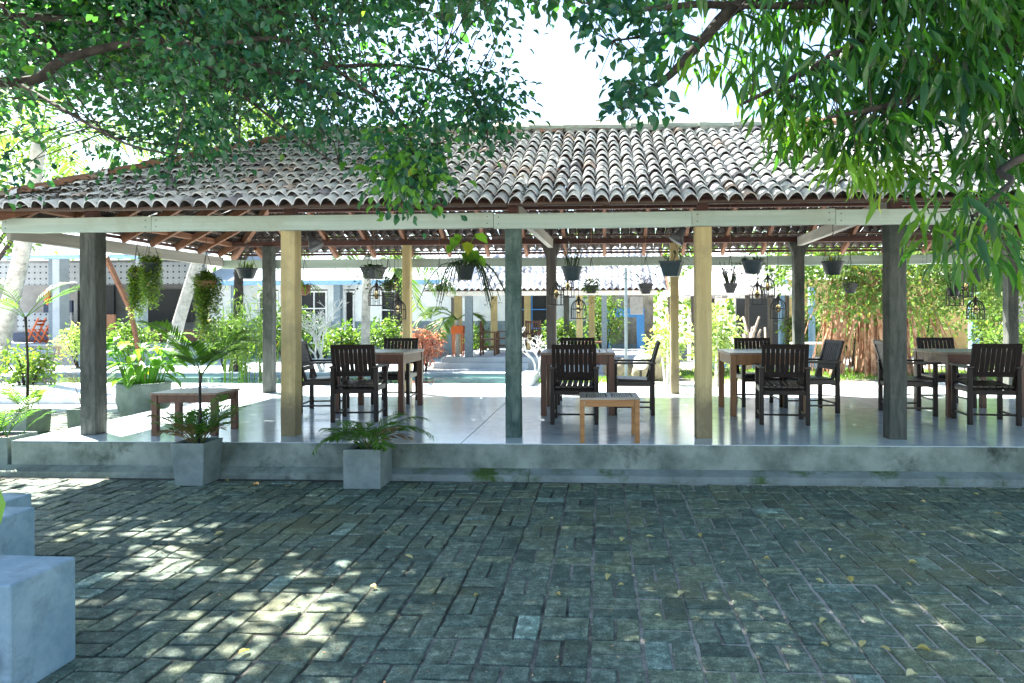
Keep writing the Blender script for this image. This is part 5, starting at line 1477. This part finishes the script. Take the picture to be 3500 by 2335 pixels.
# red lamp stand on its steps
o = empty('lantern_stand', (xx(1040, Y2-0.2), Y2+0.45, F2), 0, 'small orange lantern on a thin stand beside the far pavilion steps', 'lantern')
for sx in (-1,1):
    for sy in (-1,1): MB().box(sx*.12-.015, sx*.12+.015, sy*.12-.015, sy*.12+.015, 0, .62).build('leg', M['orange_paint'], o)
MB().box(-.17,.17,-.17,.17,.621,.83,.01).build('lantern_box', M['orange_paint'], o)

# ---------------------------------------------------------------- white guest building behind
Y3 = 24.0
GB = empty('white_guest_house', (xx(750,Y3), Y3+2, 0), 0, 'low white guest house with blue-grey lower wall across the courtyard', 'building')
def wall_seg(p0, p1, z0, z1, mt, nm='wall', y=Y3, t=0.2, par=GB): MB().box(xx(p0,y), xx(p1,y)-0.003, y, y+t, z0, z1).build(nm, M[mt], par, True)
segs = [(480,592),(640,660),(752,790),(815,872),(945,1180),(1262,1420)]
for (a, b) in segs:
    wall_seg(a, b, 1.302, 2.75, 'white_wall'); wall_seg(a, b, -0.03, 1.30, 'dado')
for (a, b) in ((592,640),(660,752),(790,815),(872,945),(1180,1262)):
    wall_seg(a, b, 2.45, 2.75, 'white_wall', 'lintel')
    o = MB().box(xx(a,Y3)+.02, xx(b,Y3)-.02, Y3+.12, Y3+.15, -.03, 2.448).build('dark_opening', M['dark_void'], GB, True)
def window(a, b, z0, z1, nx, nz, mt='white_paint', y=Y3, par=GB):
    X0, X1 = xx(a,y)+.01, xx(b,y)-.01
    fr = MB(); t = .06
    fr.box(X0,X1,y-.03,y+.05,z0,z0+t); fr.box(X0,X1,y-.03,y+.05,z1-t,z1); fr.box(X0,X0+t,y-.03,y+.05,z0+t,z1-t); fr.box(X1-t,X1,y-.03,y+.05,z0+t,z1-t)
    f = fr.build('window_frame', M[mt], par, True)
    for k in range(1,nx): 
        x = X0+(X1-X0)*k/nx; MB().box(x-.02,x+.02,y-.01,y+.03,z0+t+.001,z1-t-.001).build('glazing_bar', M[mt], par, True)
    for k in range(1,nz):
        z = z0+(z1-z0)*k/nz; MB().box(X0+t+.001,X1-t-.001,y-.015,y+.025,z-.02,z+.02).build('glazing_bar', M[mt], par, True)
window(592,640,0.5,2.4,2,3); window(660,752,0.5,2.4,3,3); window(872,945,1.0,2.4,2,2); window(1180,1262,1.0,2.4,2,2,'blue_paint'); window(790,815,-.03,2.4,1,2)
# sheet roof with ribs
rb = MB(); xa, xb = xx(470,Y3), xx(1425,Y3)
for k in range(int((xb-xa)/0.15)):
    x = xa+k*0.15
    rb.add([(x,Y3-.7,2.72),(x+.075,Y3-.7,2.76),(x+.15,Y3-.7,2.72),(x,Y3+4,4.3),(x+.075,Y3+4,4.34),(x+.15,Y3+4,4.3)], [(0,1,4,3),(1,2,5,4)])
tag(rb.build('roof', M['sheet_metal'], GB, True), kind=None)
MB().box(xa,xb,Y3-.73,Y3-.69,2.58,2.74).build('fascia_board', M['pale_blue_paint'], GB, True)
for px in (541, 776): 
    x = xx(px, Y3-.5); MB().box(x-.12,x+.12,Y3-.6,Y3-.36,-.03,2.6).build('porch_post', M['grey_paint'], GB, True)

# ---------------------------------------------------------------- kitchen and bar building on the left
Y4 = 23.0
KB = empty('open_kitchen_building', (-18, Y4+3, 0), 0, 'open grey kitchen building with patterned tile frieze at far left', 'building')
kx0, kx1 = xx(-160,Y4), xx(470,Y4)
for k in range(3):
    MB().box(kx0, kx1+(-0.9 if k < 2 else 0), Y4-0.4*(3-k)+0.4, Y4-0.4*(2-k)+0.4-.002 if k < 2 else Y4+6, -.03, .18*(k+1), .01).build('step' if k < 2 else 'floor_slab', M['court_blue'], KB, True)
KF = .54
def kbox(p0, p1, Y, t, py0, py1, mt, nm):
    z1 = atY(p0, py0, Y).z; z0 = atY(p0, py1, Y).z
    return MB().box(xx(p0,Y), xx(p1,Y), Y, Y+t, max(z0,-.03), z1, 0).build(nm, M[mt], KB, True)
for (px, w, mt) in ((122, .34, 'grey_paint'), (139, .26, 'court_blue'), (323,.2,'court_blue')):
    x = xx(px, Y4+.5); MB().box(x-w/2, x+w/2, Y4+.5 if mt == 'grey_paint' else Y4+.3, Y4+.75, KF, 3.9).build('column', M[mt], KB, True)
kbox(70, 250, Y4+.2, .08, 557, 572, 'white_paint', 'light_beam')
kbox(-160, 470, Y4+2.0, .1, 606, 655, 'wall_tile', 'tile_frieze')
kbox(-160, 470, Y4+4.5, .2, 600, 800, 'grey_wall', 'back_wall')
kbox(118, 215, Y4+4.2, .1, 668, 745, 'dark_void', 'dark_window')
kbox(150, 178, Y4+4.1, .05, 660, 740, 'grey_wall', 'window_post')
kbox(240, 262, Y4+4.2, .1, 655, 740, 'dark_void', 'dark_window')
kbox(300, 440, Y4+4.2, .1, 665, 740, 'dark_void', 'dark_window')
kbox(40, 165, Y4+2.0, .1, 718, 762, 'wall_tile', 'tile_counter_front')
kbox(30, 168, Y4+1.9, .08, 763, 792, 'navy', 'counter_base')
kbox(100, 165, Y4+2.1, .1, 690, 718, 'navy', 'counter_screen')
kbox(212, 262, Y4+1.6, .1, 722, 792, 'terracotta_panel', 'terracotta_panel')
kbox(240, 470, Y4+1.2, .6, 757, 795, 'table_wood', 'bar_counter')
kbox(-20, 14, Y4+0.9, .1, 690, 735, 'blue_paint', 'blue_panel')
rb = MB()
for k in range(int((kx1-kx0)/0.2)):
    x = kx0+k*0.2
    rb.add([(x,Y4-.9,3.55),(x+.1,Y4-.9,3.61),(x+.2,Y4-.9,3.55),(x,Y4+6,5.4),(x+.1,Y4+6,5.46),(x+.2,Y4+6,5.4)], [(0,1,4,3),(1,2,5,4)])
rb.build('roof', M['sheet_metal'], KB, True)
for k in range(8):
    x = kx0 + 1 + k*1.3; MB().bar((x,Y4-.8,3.48),(x,Y4+5.8,5.25),.08,.12).build('rafter', M['grey_paint'], KB, True)
MB().tube([(kx0,Y4-.95,3.55),(kx1,Y4-.95,3.5)],.08,8).build('gutter', M['pale_blue_paint'], KB, True)
# leaning timber prop seen beside the corner post
p0 = atY(243, 590, 11.9); p1 = atY(300, 712, 12.6)
o = empty('timber_prop', (p1.x,p1.y,0.17), 0, 'slanted pale timber prop between the corner post and hanging plants', 'timber')
MB().bar(p0, (p1.x,p1.y,p1.z), .05,.09).build('prop_board', M['rafter'], o, True)
MB().bar((p1.x,p1.y,p1.z), (p1.x+(p1.x-p0.x)*1.9, p1.y+.5, 0.16), .05,.09).build('prop_foot', M['rafter'], o, True)
# orange folding chairs
def folding(px, Y, lab):
    o = empty('folding_chair', (xx(px,Y), Y, KF), R(8), lab, 'chair', 'orange folding chairs')
    for s in (-1,1):
        MB().bar((s*.0-.22, s*.2, .01), (.20, s*.2, .82+.10), .035,.05).build('back_leg', M['orange_paint'], o)
        MB().bar((.24, s*.16, .01), (-.20, s*.16, .50), .035,.05).build('front_leg', M['orange_paint'], o)
    for k in range(4): MB().box(-.21+k*.10, -.13+k*.10, -.18,.18,.49,.515).build('seat_slat', M['orange_paint'], o)
    for k in range(2): MB().bar((.14+.04*k,-.2,.68+.12*k),(.14+.04*k,.2,.68+.12*k),.02,.07).build('back_slat', M['orange_paint'], o)
    MB().bar((-.18,-.2,.08),(-.18,.2,.08),.03,.03).build('stretcher', M['orange_paint'], o)
folding(84, Y4+.9, 'orange folding chair on the kitchen terrace, left one of two')
folding(115, Y4+1.1, 'orange folding chair on the kitchen terrace, right one nearest the grey column')
o = MB().lathe([(0,0),(.03,0),(.05,.12),(.1,.15),(.1,.5),(.05,.55),(0,.56)], 10).build('hanging_lantern', M['orange_paint']); p = atY(109,700,Y4+.3); o.location = (p.x,p.y,p.z); o.scale = (1.0,1.0,1.0)
tag(o, 'small orange lantern hanging on the grey kitchen column', 'lantern')
# wicker tub chair
p = atZ(96, 862, 0)
o = empty('wicker_chair', (p.x, p.y, -.02), 0, 'round wicker tub chair on the courtyard at far left', 'chair')
mb = MB()
for k in range(16):
    a = k*math.pi/8; mb.tube([(.26*math.cos(a),.26*math.sin(a),0),(.30*math.cos(a),.30*math.sin(a),.4),(.40*math.cos(a),.40*math.sin(a),.74 if math.sin(a)>-.3 else .5)], .012, 4)
mb.build('stakes', M['driftwood'], o)
for (z, r) in ((.03,.265),(.12,.27),(.2,.28),(.28,.29),(.36,.30),(.44,.315),(.55,.345)):
    MB().tube([(r*math.cos(q*math.pi/10), r*math.sin(q*math.pi/10), z) for q in range(21)], .016, 5, False).build('hoop', M['driftwood'], o)
MB().tube([(.40*math.cos(R(q)), .40*math.sin(R(q)), .74) for q in range(-20,201,20)], .025, 6).build('back_rim', M['driftwood'], o)
MB().lathe([(0,.40),(.30,.40),(.31,.45),(0,.46)], 16).build('seat_cushion', M['white_wall'], o)

# ---------------------------------------------------------------- palms and trees behind
def big_frond(parent, base, az, L, rs, mat='leaf_palm', lift=.7, curve=.75, leafL=.55, n=26, w=.05):
    return add_frond(parent, Vector(base), az, L, rs, n, leafL, curve, lift, mat, w, .7, r0=.02)
prs3 = random.Random(77)
def palm(pts, r0, r1, nf, L, lab, mat='leaf_bg', trunk='palm_trunk', nm='coconut_palm'):
    o = empty(nm, pts[0], 0, lab, 'palm', None)
    limb(o, pts, r0, r1, 'trunk', trunk, 10)
    top = Vector(pts[-1]) - Vector(pts[0])
    for k in range(nf): big_frond(o, top, k*2.4+prs3.uniform(-.2,.2), L*prs3.uniform(.85,1.1), prs3, mat, prs3.uniform(.3,1.1), prs3.uniform(.6,.95))
    return o
b0 = atZ(-8, 845, 0)
def up(px, py, Y): return tuple(atY(px, py, Y))
palm([up(-6, 850, 14.5), up(8, 760, 14.3), up(42, 620, 14.0), up(62, 520, 13.8), up(90, 330, 13.5)], .19, .12, 12, 2.6, 'leaning pale coconut palm at the far left edge')
palm([up(392, 815, 18.0), up(410, 740, 18.0), up(440, 640, 17.9), up(468, 540, 17.8), up(520, 250, 17.6)], .17, .12, 12, 2.6, 'leaning pale coconut palm behind the hanging plants, left of centre')
o = palm([up(838, 830, 16.0), up(839, 740, 16.0), up(842, 640, 16.0), up(842, 590, 16.0)], .11, .09, 9, 2.2, 'young palm with white trunk and yellowing drooping fronds beyond the leftmost table')
o = empty('feather_palm', up(1062, 820, 18.9), 0, 'sunlit feather palm beside the far pavilion corner', 'palm')
for (az, L, lf, cv) in ((R(185), 1.5, .75, .95), (R(200), 1.3, .4, .9), (R(165), 1.2, 1.1, 1.0), (R(20), .8, .9, .9), (R(250), 1.2, .5, .9)): big_frond(o, (0, -.7, 1.05), az, L, prs3, 'leaf_bg', lf, cv, .5, 22, .05)
MB().tube([(0,-.7,-.35),(0,-.7,1.05)], [.07,.05], 8).build('stem', M['palm_trunk'], o)
def bg_tree(c, h, rad, n, lab, mat='leaf_bg', size=.17, per=14, trunk_r=.16, nm='broadleaf_tree', low=None):
    o = empty(nm, (c[0],c[1],-.04), 0, lab, 'tree')
    limb(o, [(c[0],c[1],-.05),(c[0]+.1,c[1],h*.35),(c[0]-.05,c[1]+.1,h*.7)], trunk_r, trunk_r*.5, 'trunk', 'bark', 8)
    for q in range(5):
        a = q*1.3; limb(o, [(c[0],c[1],h*(.35+.06*q)),(c[0]+math.cos(a)*rad[0]*.5,c[1]+math.sin(a)*rad[1]*.5,h*(.6+.05*q)),(c[0]+math.cos(a)*rad[0]*.8,c[1]+math.sin(a)*rad[1]*.8,h*(.75+.05*q))], trunk_r*.4, .02, 'limb', 'bark', 6)
    C = ellip((c[0],c[1],h*.78 if low is None else low), rad, n, rng, .25)
    C = C[C[:,2] > .3]
    foliage('crown', o, C, per, .24, size, .55, mat, rng, droop=.35); return o
bg_tree((-10.2,18.5), 7.6, (2.3,1.8,2.2), 240, 'sunlit yellow-green tree rising behind the left roof hip')
bg_tree((-16.6,17.5), 7.0, (2.6,1.8,2.2), 240, 'sunlit tree filling the far left behind the palm trunk')
bg_tree((-6.6,21.5), 7.2, (2.0,1.6,2.0), 150, 'bright green tree behind the centre left of the roof')
bg_tree((14.5,22.0), 7.0, (3.0,2.0,2.6), 220, 'tree behind the ochre wall at the far right')
bg_tree((4.5,29.0), 6.2, (2.8,1.8,2.2), 200, 'bright green tree behind the courtyard hut right of centre')
bg_tree((0.2,29.5), 5.4, (2.4,1.6,2.0), 140, 'green tree behind the far pavilion roof')
# fig tree with aerial roots
Yf = 17.5
fx = xx(2010, Yf)
FT = empty('banyan_fig_tree', (fx, Yf, -.04), 0, 'large fig tree with a curtain of orange-brown aerial roots right of centre', 'tree')
frs = random.Random(31)
mb = MB()
for k in range(110):
    a = frs.choice((-.95,-.1,.0,.65)) + frs.gauss(0, .10) if k < 64 else frs.uniform(-1.8,1.9)
    x0 = fx + a*1.15; y0 = Yf + frs.uniform(-.6,.6); h = frs.uniform(1.5,2.9)
    lean = (-a*.35 + frs.gauss(0,.15))
    mb.tube([(x0, y0, -.05), (x0+lean*.4+frs.gauss(0,.05), y0, h*.5), (x0+lean, y0+.1, h)], [frs.uniform(.02,.08), frs.uniform(.02,.06), .03] if k < 64 else [.012,.015,.015], 5)
tag(mb.build('aerial_roots', M['root'], FT, True), kind='stuff')
limb(FT, [(fx,Yf+.3,-.05),(fx+.05,Yf+.3,1.2),(fx-.1,Yf+.3,2.6)], .42, .3, 'trunk', 'root', 12)
for (dx, dz) in ((-2.4,2.9),(2.6,3.2),(-1.2,4.0),(1.4,4.1)):
    limb(FT, [(fx,Yf+.3,2.0),(fx+dx*.5,Yf+.2,2.5+.2*dz),(fx+dx,Yf,dz)], .16, .05, 'limb', 'root', 8)
C = np.vstack([ellip((fx,Yf,3.9), (3.6,1.7,1.9), 330, rng, .2), ellip((fx+2.2,Yf-.6,2.5), (1.6,.6,.8), 70, rng, .2), ellip((fx-1.7,Yf-.2,2.8), (1.3,.8,.9), 70, rng, .2)])
C = np.vstack([C[C[:,2] > 1.7], np.column_stack([rng.uniform(xx(1850,Yf), xx(2340,Yf), 420), rng.uniform(Yf-1.6, Yf+.4, 420), 3.0-1.6*rng.random(420)**1.6])])
foliage('crown', FT, C, 15, .2, .13, .5, 'leaf_bg', rng, droop=.6)
# far tree belt
n = 900
C = np.column_stack([rng.uniform(-34,34,n), rng.uniform(33,38,n), rng.uniform(.3,5.6,n)])
C = C[C[:,2] < 3.6 + 1.8*np.sin(C[:,0]*.45)**2 + .4*rng.normal(size=len(C))]
o = foliage('far_tree_belt', None, C, 12, .5, .42, .6, 'leaf_bg', rng)
tag(o, 'hazy band of sunlit trees behind all the buildings', 'trees', kind='stuff')
# shrubs --------------------------------------------------------
def shrub(nm, px, py, Y, h, rad, n, mat, lab, size=.10, per=14, stemmat='bark', wid=.45, droop=.2, nst=5):
    x = xx(px, Y); o = empty(nm, (x, Y, -.03), 0, lab, 'shrub')
    for q in range(nst):
        a = q*2.4; MB().tube([(.04*math.cos(a),.04*math.sin(a),0),(rad[0]*.3*math.cos(a),rad[1]*.3*math.sin(a),h*.45),(rad[0]*.6*math.cos(a),rad[1]*.6*math.sin(a),h*.8)], [.03,.02,.01], 5).build('stem', M[stemmat], o)
    C = ellip((x, Y, h*.62), (rad[0],rad[1],h*.42), n, rng, .2)
    foliage('leaves', o, C, per, .10, size, wid, mat, rng, droop=droop); return o
shrub('variegated_shrub', 1640, 780, 13.6, 1.65, (.45,.4), 80, 'leaf_pale', 'pale variegated shrub in full sun right of the slim yellow back post', .15, 10, 'white_branch', .4)
shrub('variegated_shrub', 1530, 760, 15.2, 1.35, (.34,.35), 40, 'leaf_pale', 'pale leafy shrub leaning over the boulder left of the yellow back post', .15, 10, 'white_branch', .4)
shrub('croton_shrub', 972, 800, 16.9, 1.15, (.42,.36), 80, 'leaf_red', 'pinkish red croton shrub beside the far cement steps', .11, 12)
shrub('green_shrub', 885, 800, 18.5, 1.4, (.7,.4), 70, 'leaf_bg', 'loose green shrub below the bird cages at the white wall', .12)
shrub('green_shrub', 660, 800, 18.2, 1.7, (.9,.5), 110, 'leaf_bg', 'green shrub behind the left grey back post', .13)
shrub('green_shrub', 1098, 780, 21.6, 1.2, (.45,.3), 50, 'leaf_bg', 'potted green shrub inside the far pavilion', .12)
shrub('green_shrub', 1385, 760, 21.5, 2.3, (.7,.5), 100, 'leaf_bg', 'tall sunlit green shrub beside the blue hut frame', .12)
shrub('green_shrub', 2320, 800, 14.0, 1.3, (.6,.4), 70, 'leaf_bg', 'green shrub at the far right edge behind the grey back post', .12)
shrub('green_shrub', 180, 830, 19.6, 1.2, (.8,.4), 60, 'leaf_pale', 'pale leafy bush in front of the kitchen terrace', .13)
shrub('green_shrub', 60, 860, 12.9, .9, (.7,.35), 60, 'leaf_trail', 'small green bush beside the pond at the left edge', .10)
for (px, Y, h_, w_, lab) in ((1955,20.5,2.2,.9,'leafy shrub behind the fig roots, left of the wide grey post'),(2120,20.8,2.0,.9,'leafy shrub against the ochre wall right of the wide grey post'),(2270,20.0,2.2,.8,'leafy shrub by the pale blue drainpipe at far right'),(1840,21.5,1.6,.6,'low leafy shrub beside the pale blue posts'),(520,17.5,1.5,.7,'leafy shrub behind the pond left of the grey back post'),(300,19.5,1.3,.8,'leafy bush below the kitchen counter'),(790,18.8,1.2,.6,'leafy bush under the yellowing palm'),(1290,21.8,1.3,.6,'leafy bush inside the far pavilion behind the dark post')):
    shrub('green_shrub', px, 800, Y, h_, (w_,.5), 95, 'leaf_bg', lab, .13)
# bare white frangipani
def bare(px, Y, h, lab, seed):
    rs = random.Random(seed); x = xx(px, Y); o = empty('bare_white_bush', (x, Y, -.03), 0, lab, 'shrub'); mb = MB()
    def grow(p, d, L, r, k):
        e = p + d*L; mb.tube([p, p.lerp(e,.5)+Vector((rs.gauss(0,.03),rs.gauss(0,.03),0))*L*2, e], [r, r*.85, r*.7], 5, False)
        if k == 0: return
        for q in range(rs.choice((2,2,3))):
            nd = (d + Vector((rs.gauss(0,.55), rs.gauss(0,.55), rs.uniform(-.05,.35)))).normalized(); grow(e, nd, L*rs.uniform(.62,.85), r*.68, k-1)
    for q in range(3): grow(Vector((rs.gauss(0,.05),rs.gauss(0,.05),0)), Vector((rs.gauss(0,.35),rs.gauss(0,.3),1)).normalized(), h*.33, .035, 5)
    mb.build('branches', M['white_branch'], o)
bare(742, 16.9, 1.8, 'leafless white-branched bush behind the leftmost table', 4)
bare(1236, 16.2, 1.2, 'leafless white twiggy bush just right of the teal post', 8)
# bamboo-like papyrus in the pond
x = xx(572, 13.8); o = empty('pond_bamboo', (x, 13.8, .05), 0, 'clump of slim green canes with pale leaves rising from the pond', 'plant')
brs = random.Random(6)
pts_top = []
for k in range(26):
    bx_, by_ = brs.gauss(0,.28), brs.gauss(0,.15); h = brs.uniform(.9,2.0); e = (bx_+brs.gauss(0,.15), by_, h)
    MB().tube([(bx_,by_,-.05),(bx_+(e[0]-bx_)*.4,by_,h*.5),e], [.012,.010,.006], 5).build('cane', M['leaf_trail'], o, tint=.8)
    for q in range(3): pts_top.append((x+bx_+(e[0]-bx_)*(.5+.25*q), 13.8+by_, .05+h*(.5+.25*q)))
foliage('leaves', o, np.array(pts_top), 9, .10, .17, .14, 'leaf_bg', rng, droop=.2)

# ---------------------------------------------------------------- right-hand background
Y5 = 25.0
def wall_thing(nm, p0, p1, Y, t, z1, mt, lab, cat='wall'):
    o = MB().box(xx(p0,Y), xx(p1,Y), Y, Y+t, -.04, z1, .01).build(nm, M[mt]); tag(o, lab, cat); return o
wall_thing('ochre_wall', 1795, 2420, Y5, .2, 2.75, 'yellow_wall', 'ochre plastered garden wall behind the fig tree')
wall_thing('dark_shed_wall', 1690, 1792, Y5-1.0, .2, 2.4, 'dark_void', 'dark stacked-wood shed wall behind the driftwood sculpture')
wall_thing('ochre_side_wall', 2300, 2420, 21.0, .2, 2.6, 'grey_wall', 'grey side wall at the far right edge')
def pole(px, Y, r, z1, mt, lab, nm='painted_pole'):
    o = MB().tube([(0,0,-.04),(0,0,z1)], r, 10).build(nm, M[mt]); o.location = (xx(px,Y), Y, 0); tag(o, lab, 'pole')
pole(1797, 22.0, .15, 2.6, 'pale_blue_paint', 'thick pale blue post behind the bird cages right of centre')
pole(1863, 20.5, .10, 2.3, 'pale_blue_paint', 'thin pale blue post just right of the bracketed grey post')
pole(2236, 21.0, .16, 2.6, 'pale_blue_paint', 'pale blue drainpipe post behind the far right table')
pole(1437, 15.8, .035, 2.6, 'grey_paint', 'thin grey lamp pole beside the middle table')
# shingled gazebo roof
G = empty('shingled_gazebo', (xx(1672,21.5), 21.5, -.03), 0, 'round gazebo with grey shingled conical roof behind the variegated shrub', 'gazebo')
V_ = []; F_ = []; T_ = []
for j in range(16):
    rr = 2.1*(1-j/17); z = 2.1+1.7*(j/17)
    nn = max(8, int(2*math.pi*rr/.20))
    for i in range(nn):
        a = 2*math.pi*(i+.5*(j%2))/nn; da = 2*math.pi/nn*.47; n0 = len(V_); t_ = trs.random()
        for (aa, r_, zz) in ((a-da,rr+.06,z+.0),(a+da,rr+.06,z+.0),(a+da,rr-.16,z+.2),(a-da,rr-.16,z+.2),(a-da,rr+.05,z-.03),(a+da,rr+.05,z-.03)):
            V_.append((r_*math.cos(aa), r_*math.sin(aa), zz)); T_.append(t_)
        F_ += [(n0,n0+1,n0+2,n0+3),(n0+4,n0+5,n0+1,n0)]
mb = MB(); mb.v = V_; mb.f = F_; tag(mb.build('shingle_roof', M['tile'], G, tint=T_), kind='stuff')
for k in range(6):
    a = k*math.pi/3; MB().tube([(1.8*math.cos(a),1.8*math.sin(a),0),(1.8*math.cos(a),1.8*math.sin(a),2.25)], .07, 8).build('post', M['post_dark'], G)
# driftwood sculptures
def drift(px, Y, h, lab, seed):
    rs = random.Random(seed); o = empty('driftwood_sculpture', (xx(px,Y), Y, -.03), 0, lab, 'sculpture'); 
    for k in range(16):
        a = rs.uniform(0,6.28); r0 = rs.uniform(.05,.30); z0 = rs.uniform(0,.3)*h; L = rs.uniform(.35,.7)*h
        MB().tube([(r0*math.cos(a),r0*math.sin(a),z0),(r0*.5*math.cos(a+.5),r0*.5*math.sin(a+.5),z0+L*.5),(r0*1.1*math.cos(a+1),r0*1.1*math.sin(a+1),min(h,z0+L))], [rs.uniform(.03,.05),.04,.025], 6).build('branch', M['driftwood'], o, smooth=True)
    MB().lathe([(0,h*.55),(.28,h*.55),(.3,h*.585),(0,h*.59)], 14).build('disc_shelf', M['driftwood'], o)
drift(1722, 17.5, 1.55, 'upright driftwood sculpture of bundled branches right of centre', 3)
drift(1752, 18.5, 1.2, 'smaller driftwood sculpture leaning beside the taller one', 12)
# boulder, globe lamp, hut frame
def boulder(px, Y, r, lab, seed):
    rs = np.random.default_rng(seed); mb = MB(); nu, nv_ = 16, 10; vs = []
    for j in range(nv_+1):
        for i in range(nu):
            th = math.pi*j/nv_; ph = 2*math.pi*i/nu
            k = 1+.13*math.sin(3*ph+seed)*math.sin(2*th)+.08*math.sin(5*ph+2*th)
            vs.append((r[0]*k*math.sin(th)*math.cos(ph), r[1]*k*math.sin(th)*math.sin(ph), r[2]*k*math.cos(th)+r[2]*.75))
    fs = [(j*nu+i, (j+1)*nu+i, (j+1)*nu+(i+1)%nu, j*nu+(i+1)%nu) for j in range(nv_) for i in range(nu)]
    o = mb.add(vs, fs).build('boulder', M['boulder'], smooth=True); o.location = (xx(px,Y), Y, -.08); tag(o, lab, 'boulder', 'boulders behind the middle table')
boulder(1505, 16.3, (.55,.45,.42), 'large brown boulder behind the profile chair at the middle table', 1)
boulder(1420, 16.9, (.40,.35,.30), 'smaller dark boulder left of the globe lamp', 5)
o = empty('globe_lamp', (xx(1470,15.6), 15.6, -.03), 0, 'white globe garden lamp in front of the boulder', 'lamp')
MB().tube([(0,0,0),(0,0,.3)], .03, 8).build('stem', M['iron'], o)
MB().lathe([(.001,.28)]+[(.17*math.sin(R(t)), .45-.17*math.cos(R(t))) for t in range(20,180,20)]+[(.001,.62)], 16).build('globe', M['white_paint'], o, smooth=True)
o = empty('blue_hut', (xx(1415,22.5), 22.5, -.03), 0, 'blue timber frame of a small hut behind the thin lamp pole', 'hut')
for px in (1392, 1470): x = xx(px,22.5)-xx(1415,22.5); MB().box(x-.12,x+.12,-.12,.12,0,1.75).build('post', M['blue_paint'], o)
xa = xx(1392,22.5)-xx(1415,22.5); xb = xx(1470,22.5)-xx(1415,22.5)
MB().box(xa+.121,xb-.121,-.1,.1,1.45,1.74).build('beam', M['blue_paint'], o); MB().box(xa-.5,xb+.5,1.0,1.1,0,3.0).build('back_wall', M['boulder'], o)
MB().box(xa-2.2,xb+1.6,.6,.7,-.0,.55).build('plinth', M['dado'], o)
def far_table(px, Y, lab):
    o = empty('small_table', (xx(px,Y), Y, -.03), 0, lab, 'table')
    MB().box(-.35,.35,-.3,.3,.70,.74).build('top', M['table_wood'], o)
    for sx in (-1,1):
        for sy in (-1,1): MB().box(sx*.3-.03,sx*.3+.03,sy*.25-.03,sy*.25+.03,0,.699).build('leg', M['table_wood'], o)
far_table(1365, 20.5, 'small brown table left of the blue hut frame')
o = empty('white_side_table', (xx(1868,18.4), 18.4, -.03), 0, 'white garden table right of the bracketed grey post', 'table')
MB().box(-.55,.55,-.3,.3,.74,.78).build('top', M['white_paint'], o)
for sx in (-1,1):
    for sy in (-1,1): MB().box(sx*.5-.025,sx*.5+.025,sy*.25-.025,sy*.25+.025,0,.739).build('leg', M['white_paint'], o)
# white board hung at the back of the pavilion
p = atY(1461, 722, 10.2); q_ = atY(1461, 681, 10.2)
o = empty('white_hanging_board', (p.x, 10.2, p.z), 0, 'blank white board hanging under the back beam right of the middle table', 'sign')
MB().box(-.096,.096,-.006,.006,0,q_.z-p.z,.002).build('board', M['white_paint'], o)
for s in (-1,1): MB().tube([(s*.08,0,q_.z-p.z),(s*.08,0,2.66-p.z)], .0025, 4).build('cord', M['wire'], o)
# blue crate-like block on the lawn
o = MB().box(-.9,.9,-.3,.3,0,.35,.02).build('blue_bench', M['pale_blue_paint']); o.location = (xx(1668,19.6), 19.6, -.02); tag(o, 'low blue bench on the lawn behind the centre yellow post', 'bench')

# ================================================================== fallen leaves on the paving and ledge
lrs = random.Random(14)
spots = [(1302,1257),(1427,1238),(1492,1232),(1607,1228),(1397,1325),(1425,1343),(1452,1322),(1660,1290),(1935,1280),(1905,1262),(1880,1333),(2095,1292),(2085,1340),(1952,1330),(2118,1228),(2118,1152),(1838,1193),(1890,1425),(1892,1480),(1980,1478),(2030,1490),(2120,1492),(2250,1473),(2092,1550),(938,1278),(560,1497),(857,1347),(503,1225),(588,1113),(660,1116),(520,1103),(730,1080),(1093,1367),(1562,1362),(2240,1135),(1280,1365),(1760,1283),(2350-60,1180),(1510,1413),(1265,1190)]
for (px, py) in spots:
    p = atZ(px, py, 0.012)
    mb = MB(); L_ = lrs.uniform(.035,.07); mb.leaf((-L_/2,0,0), (1,0,.05), (0,0,1), L_, L_*.55, lrs.uniform(.1,.5), lrs.uniform(-.1,.35))
    o = mb.build('fallen_leaf', M['leaf_fallen'], tint=lrs.random()); o.location = p; o.rotation_euler = (lrs.uniform(-.2,.2), lrs.uniform(-.15,.15), lrs.uniform(0,6.28))
    tag(o, 'small curled yellow leaf fallen on the dark paving', 'leaf', 'yellow leaves scattered on the paving')
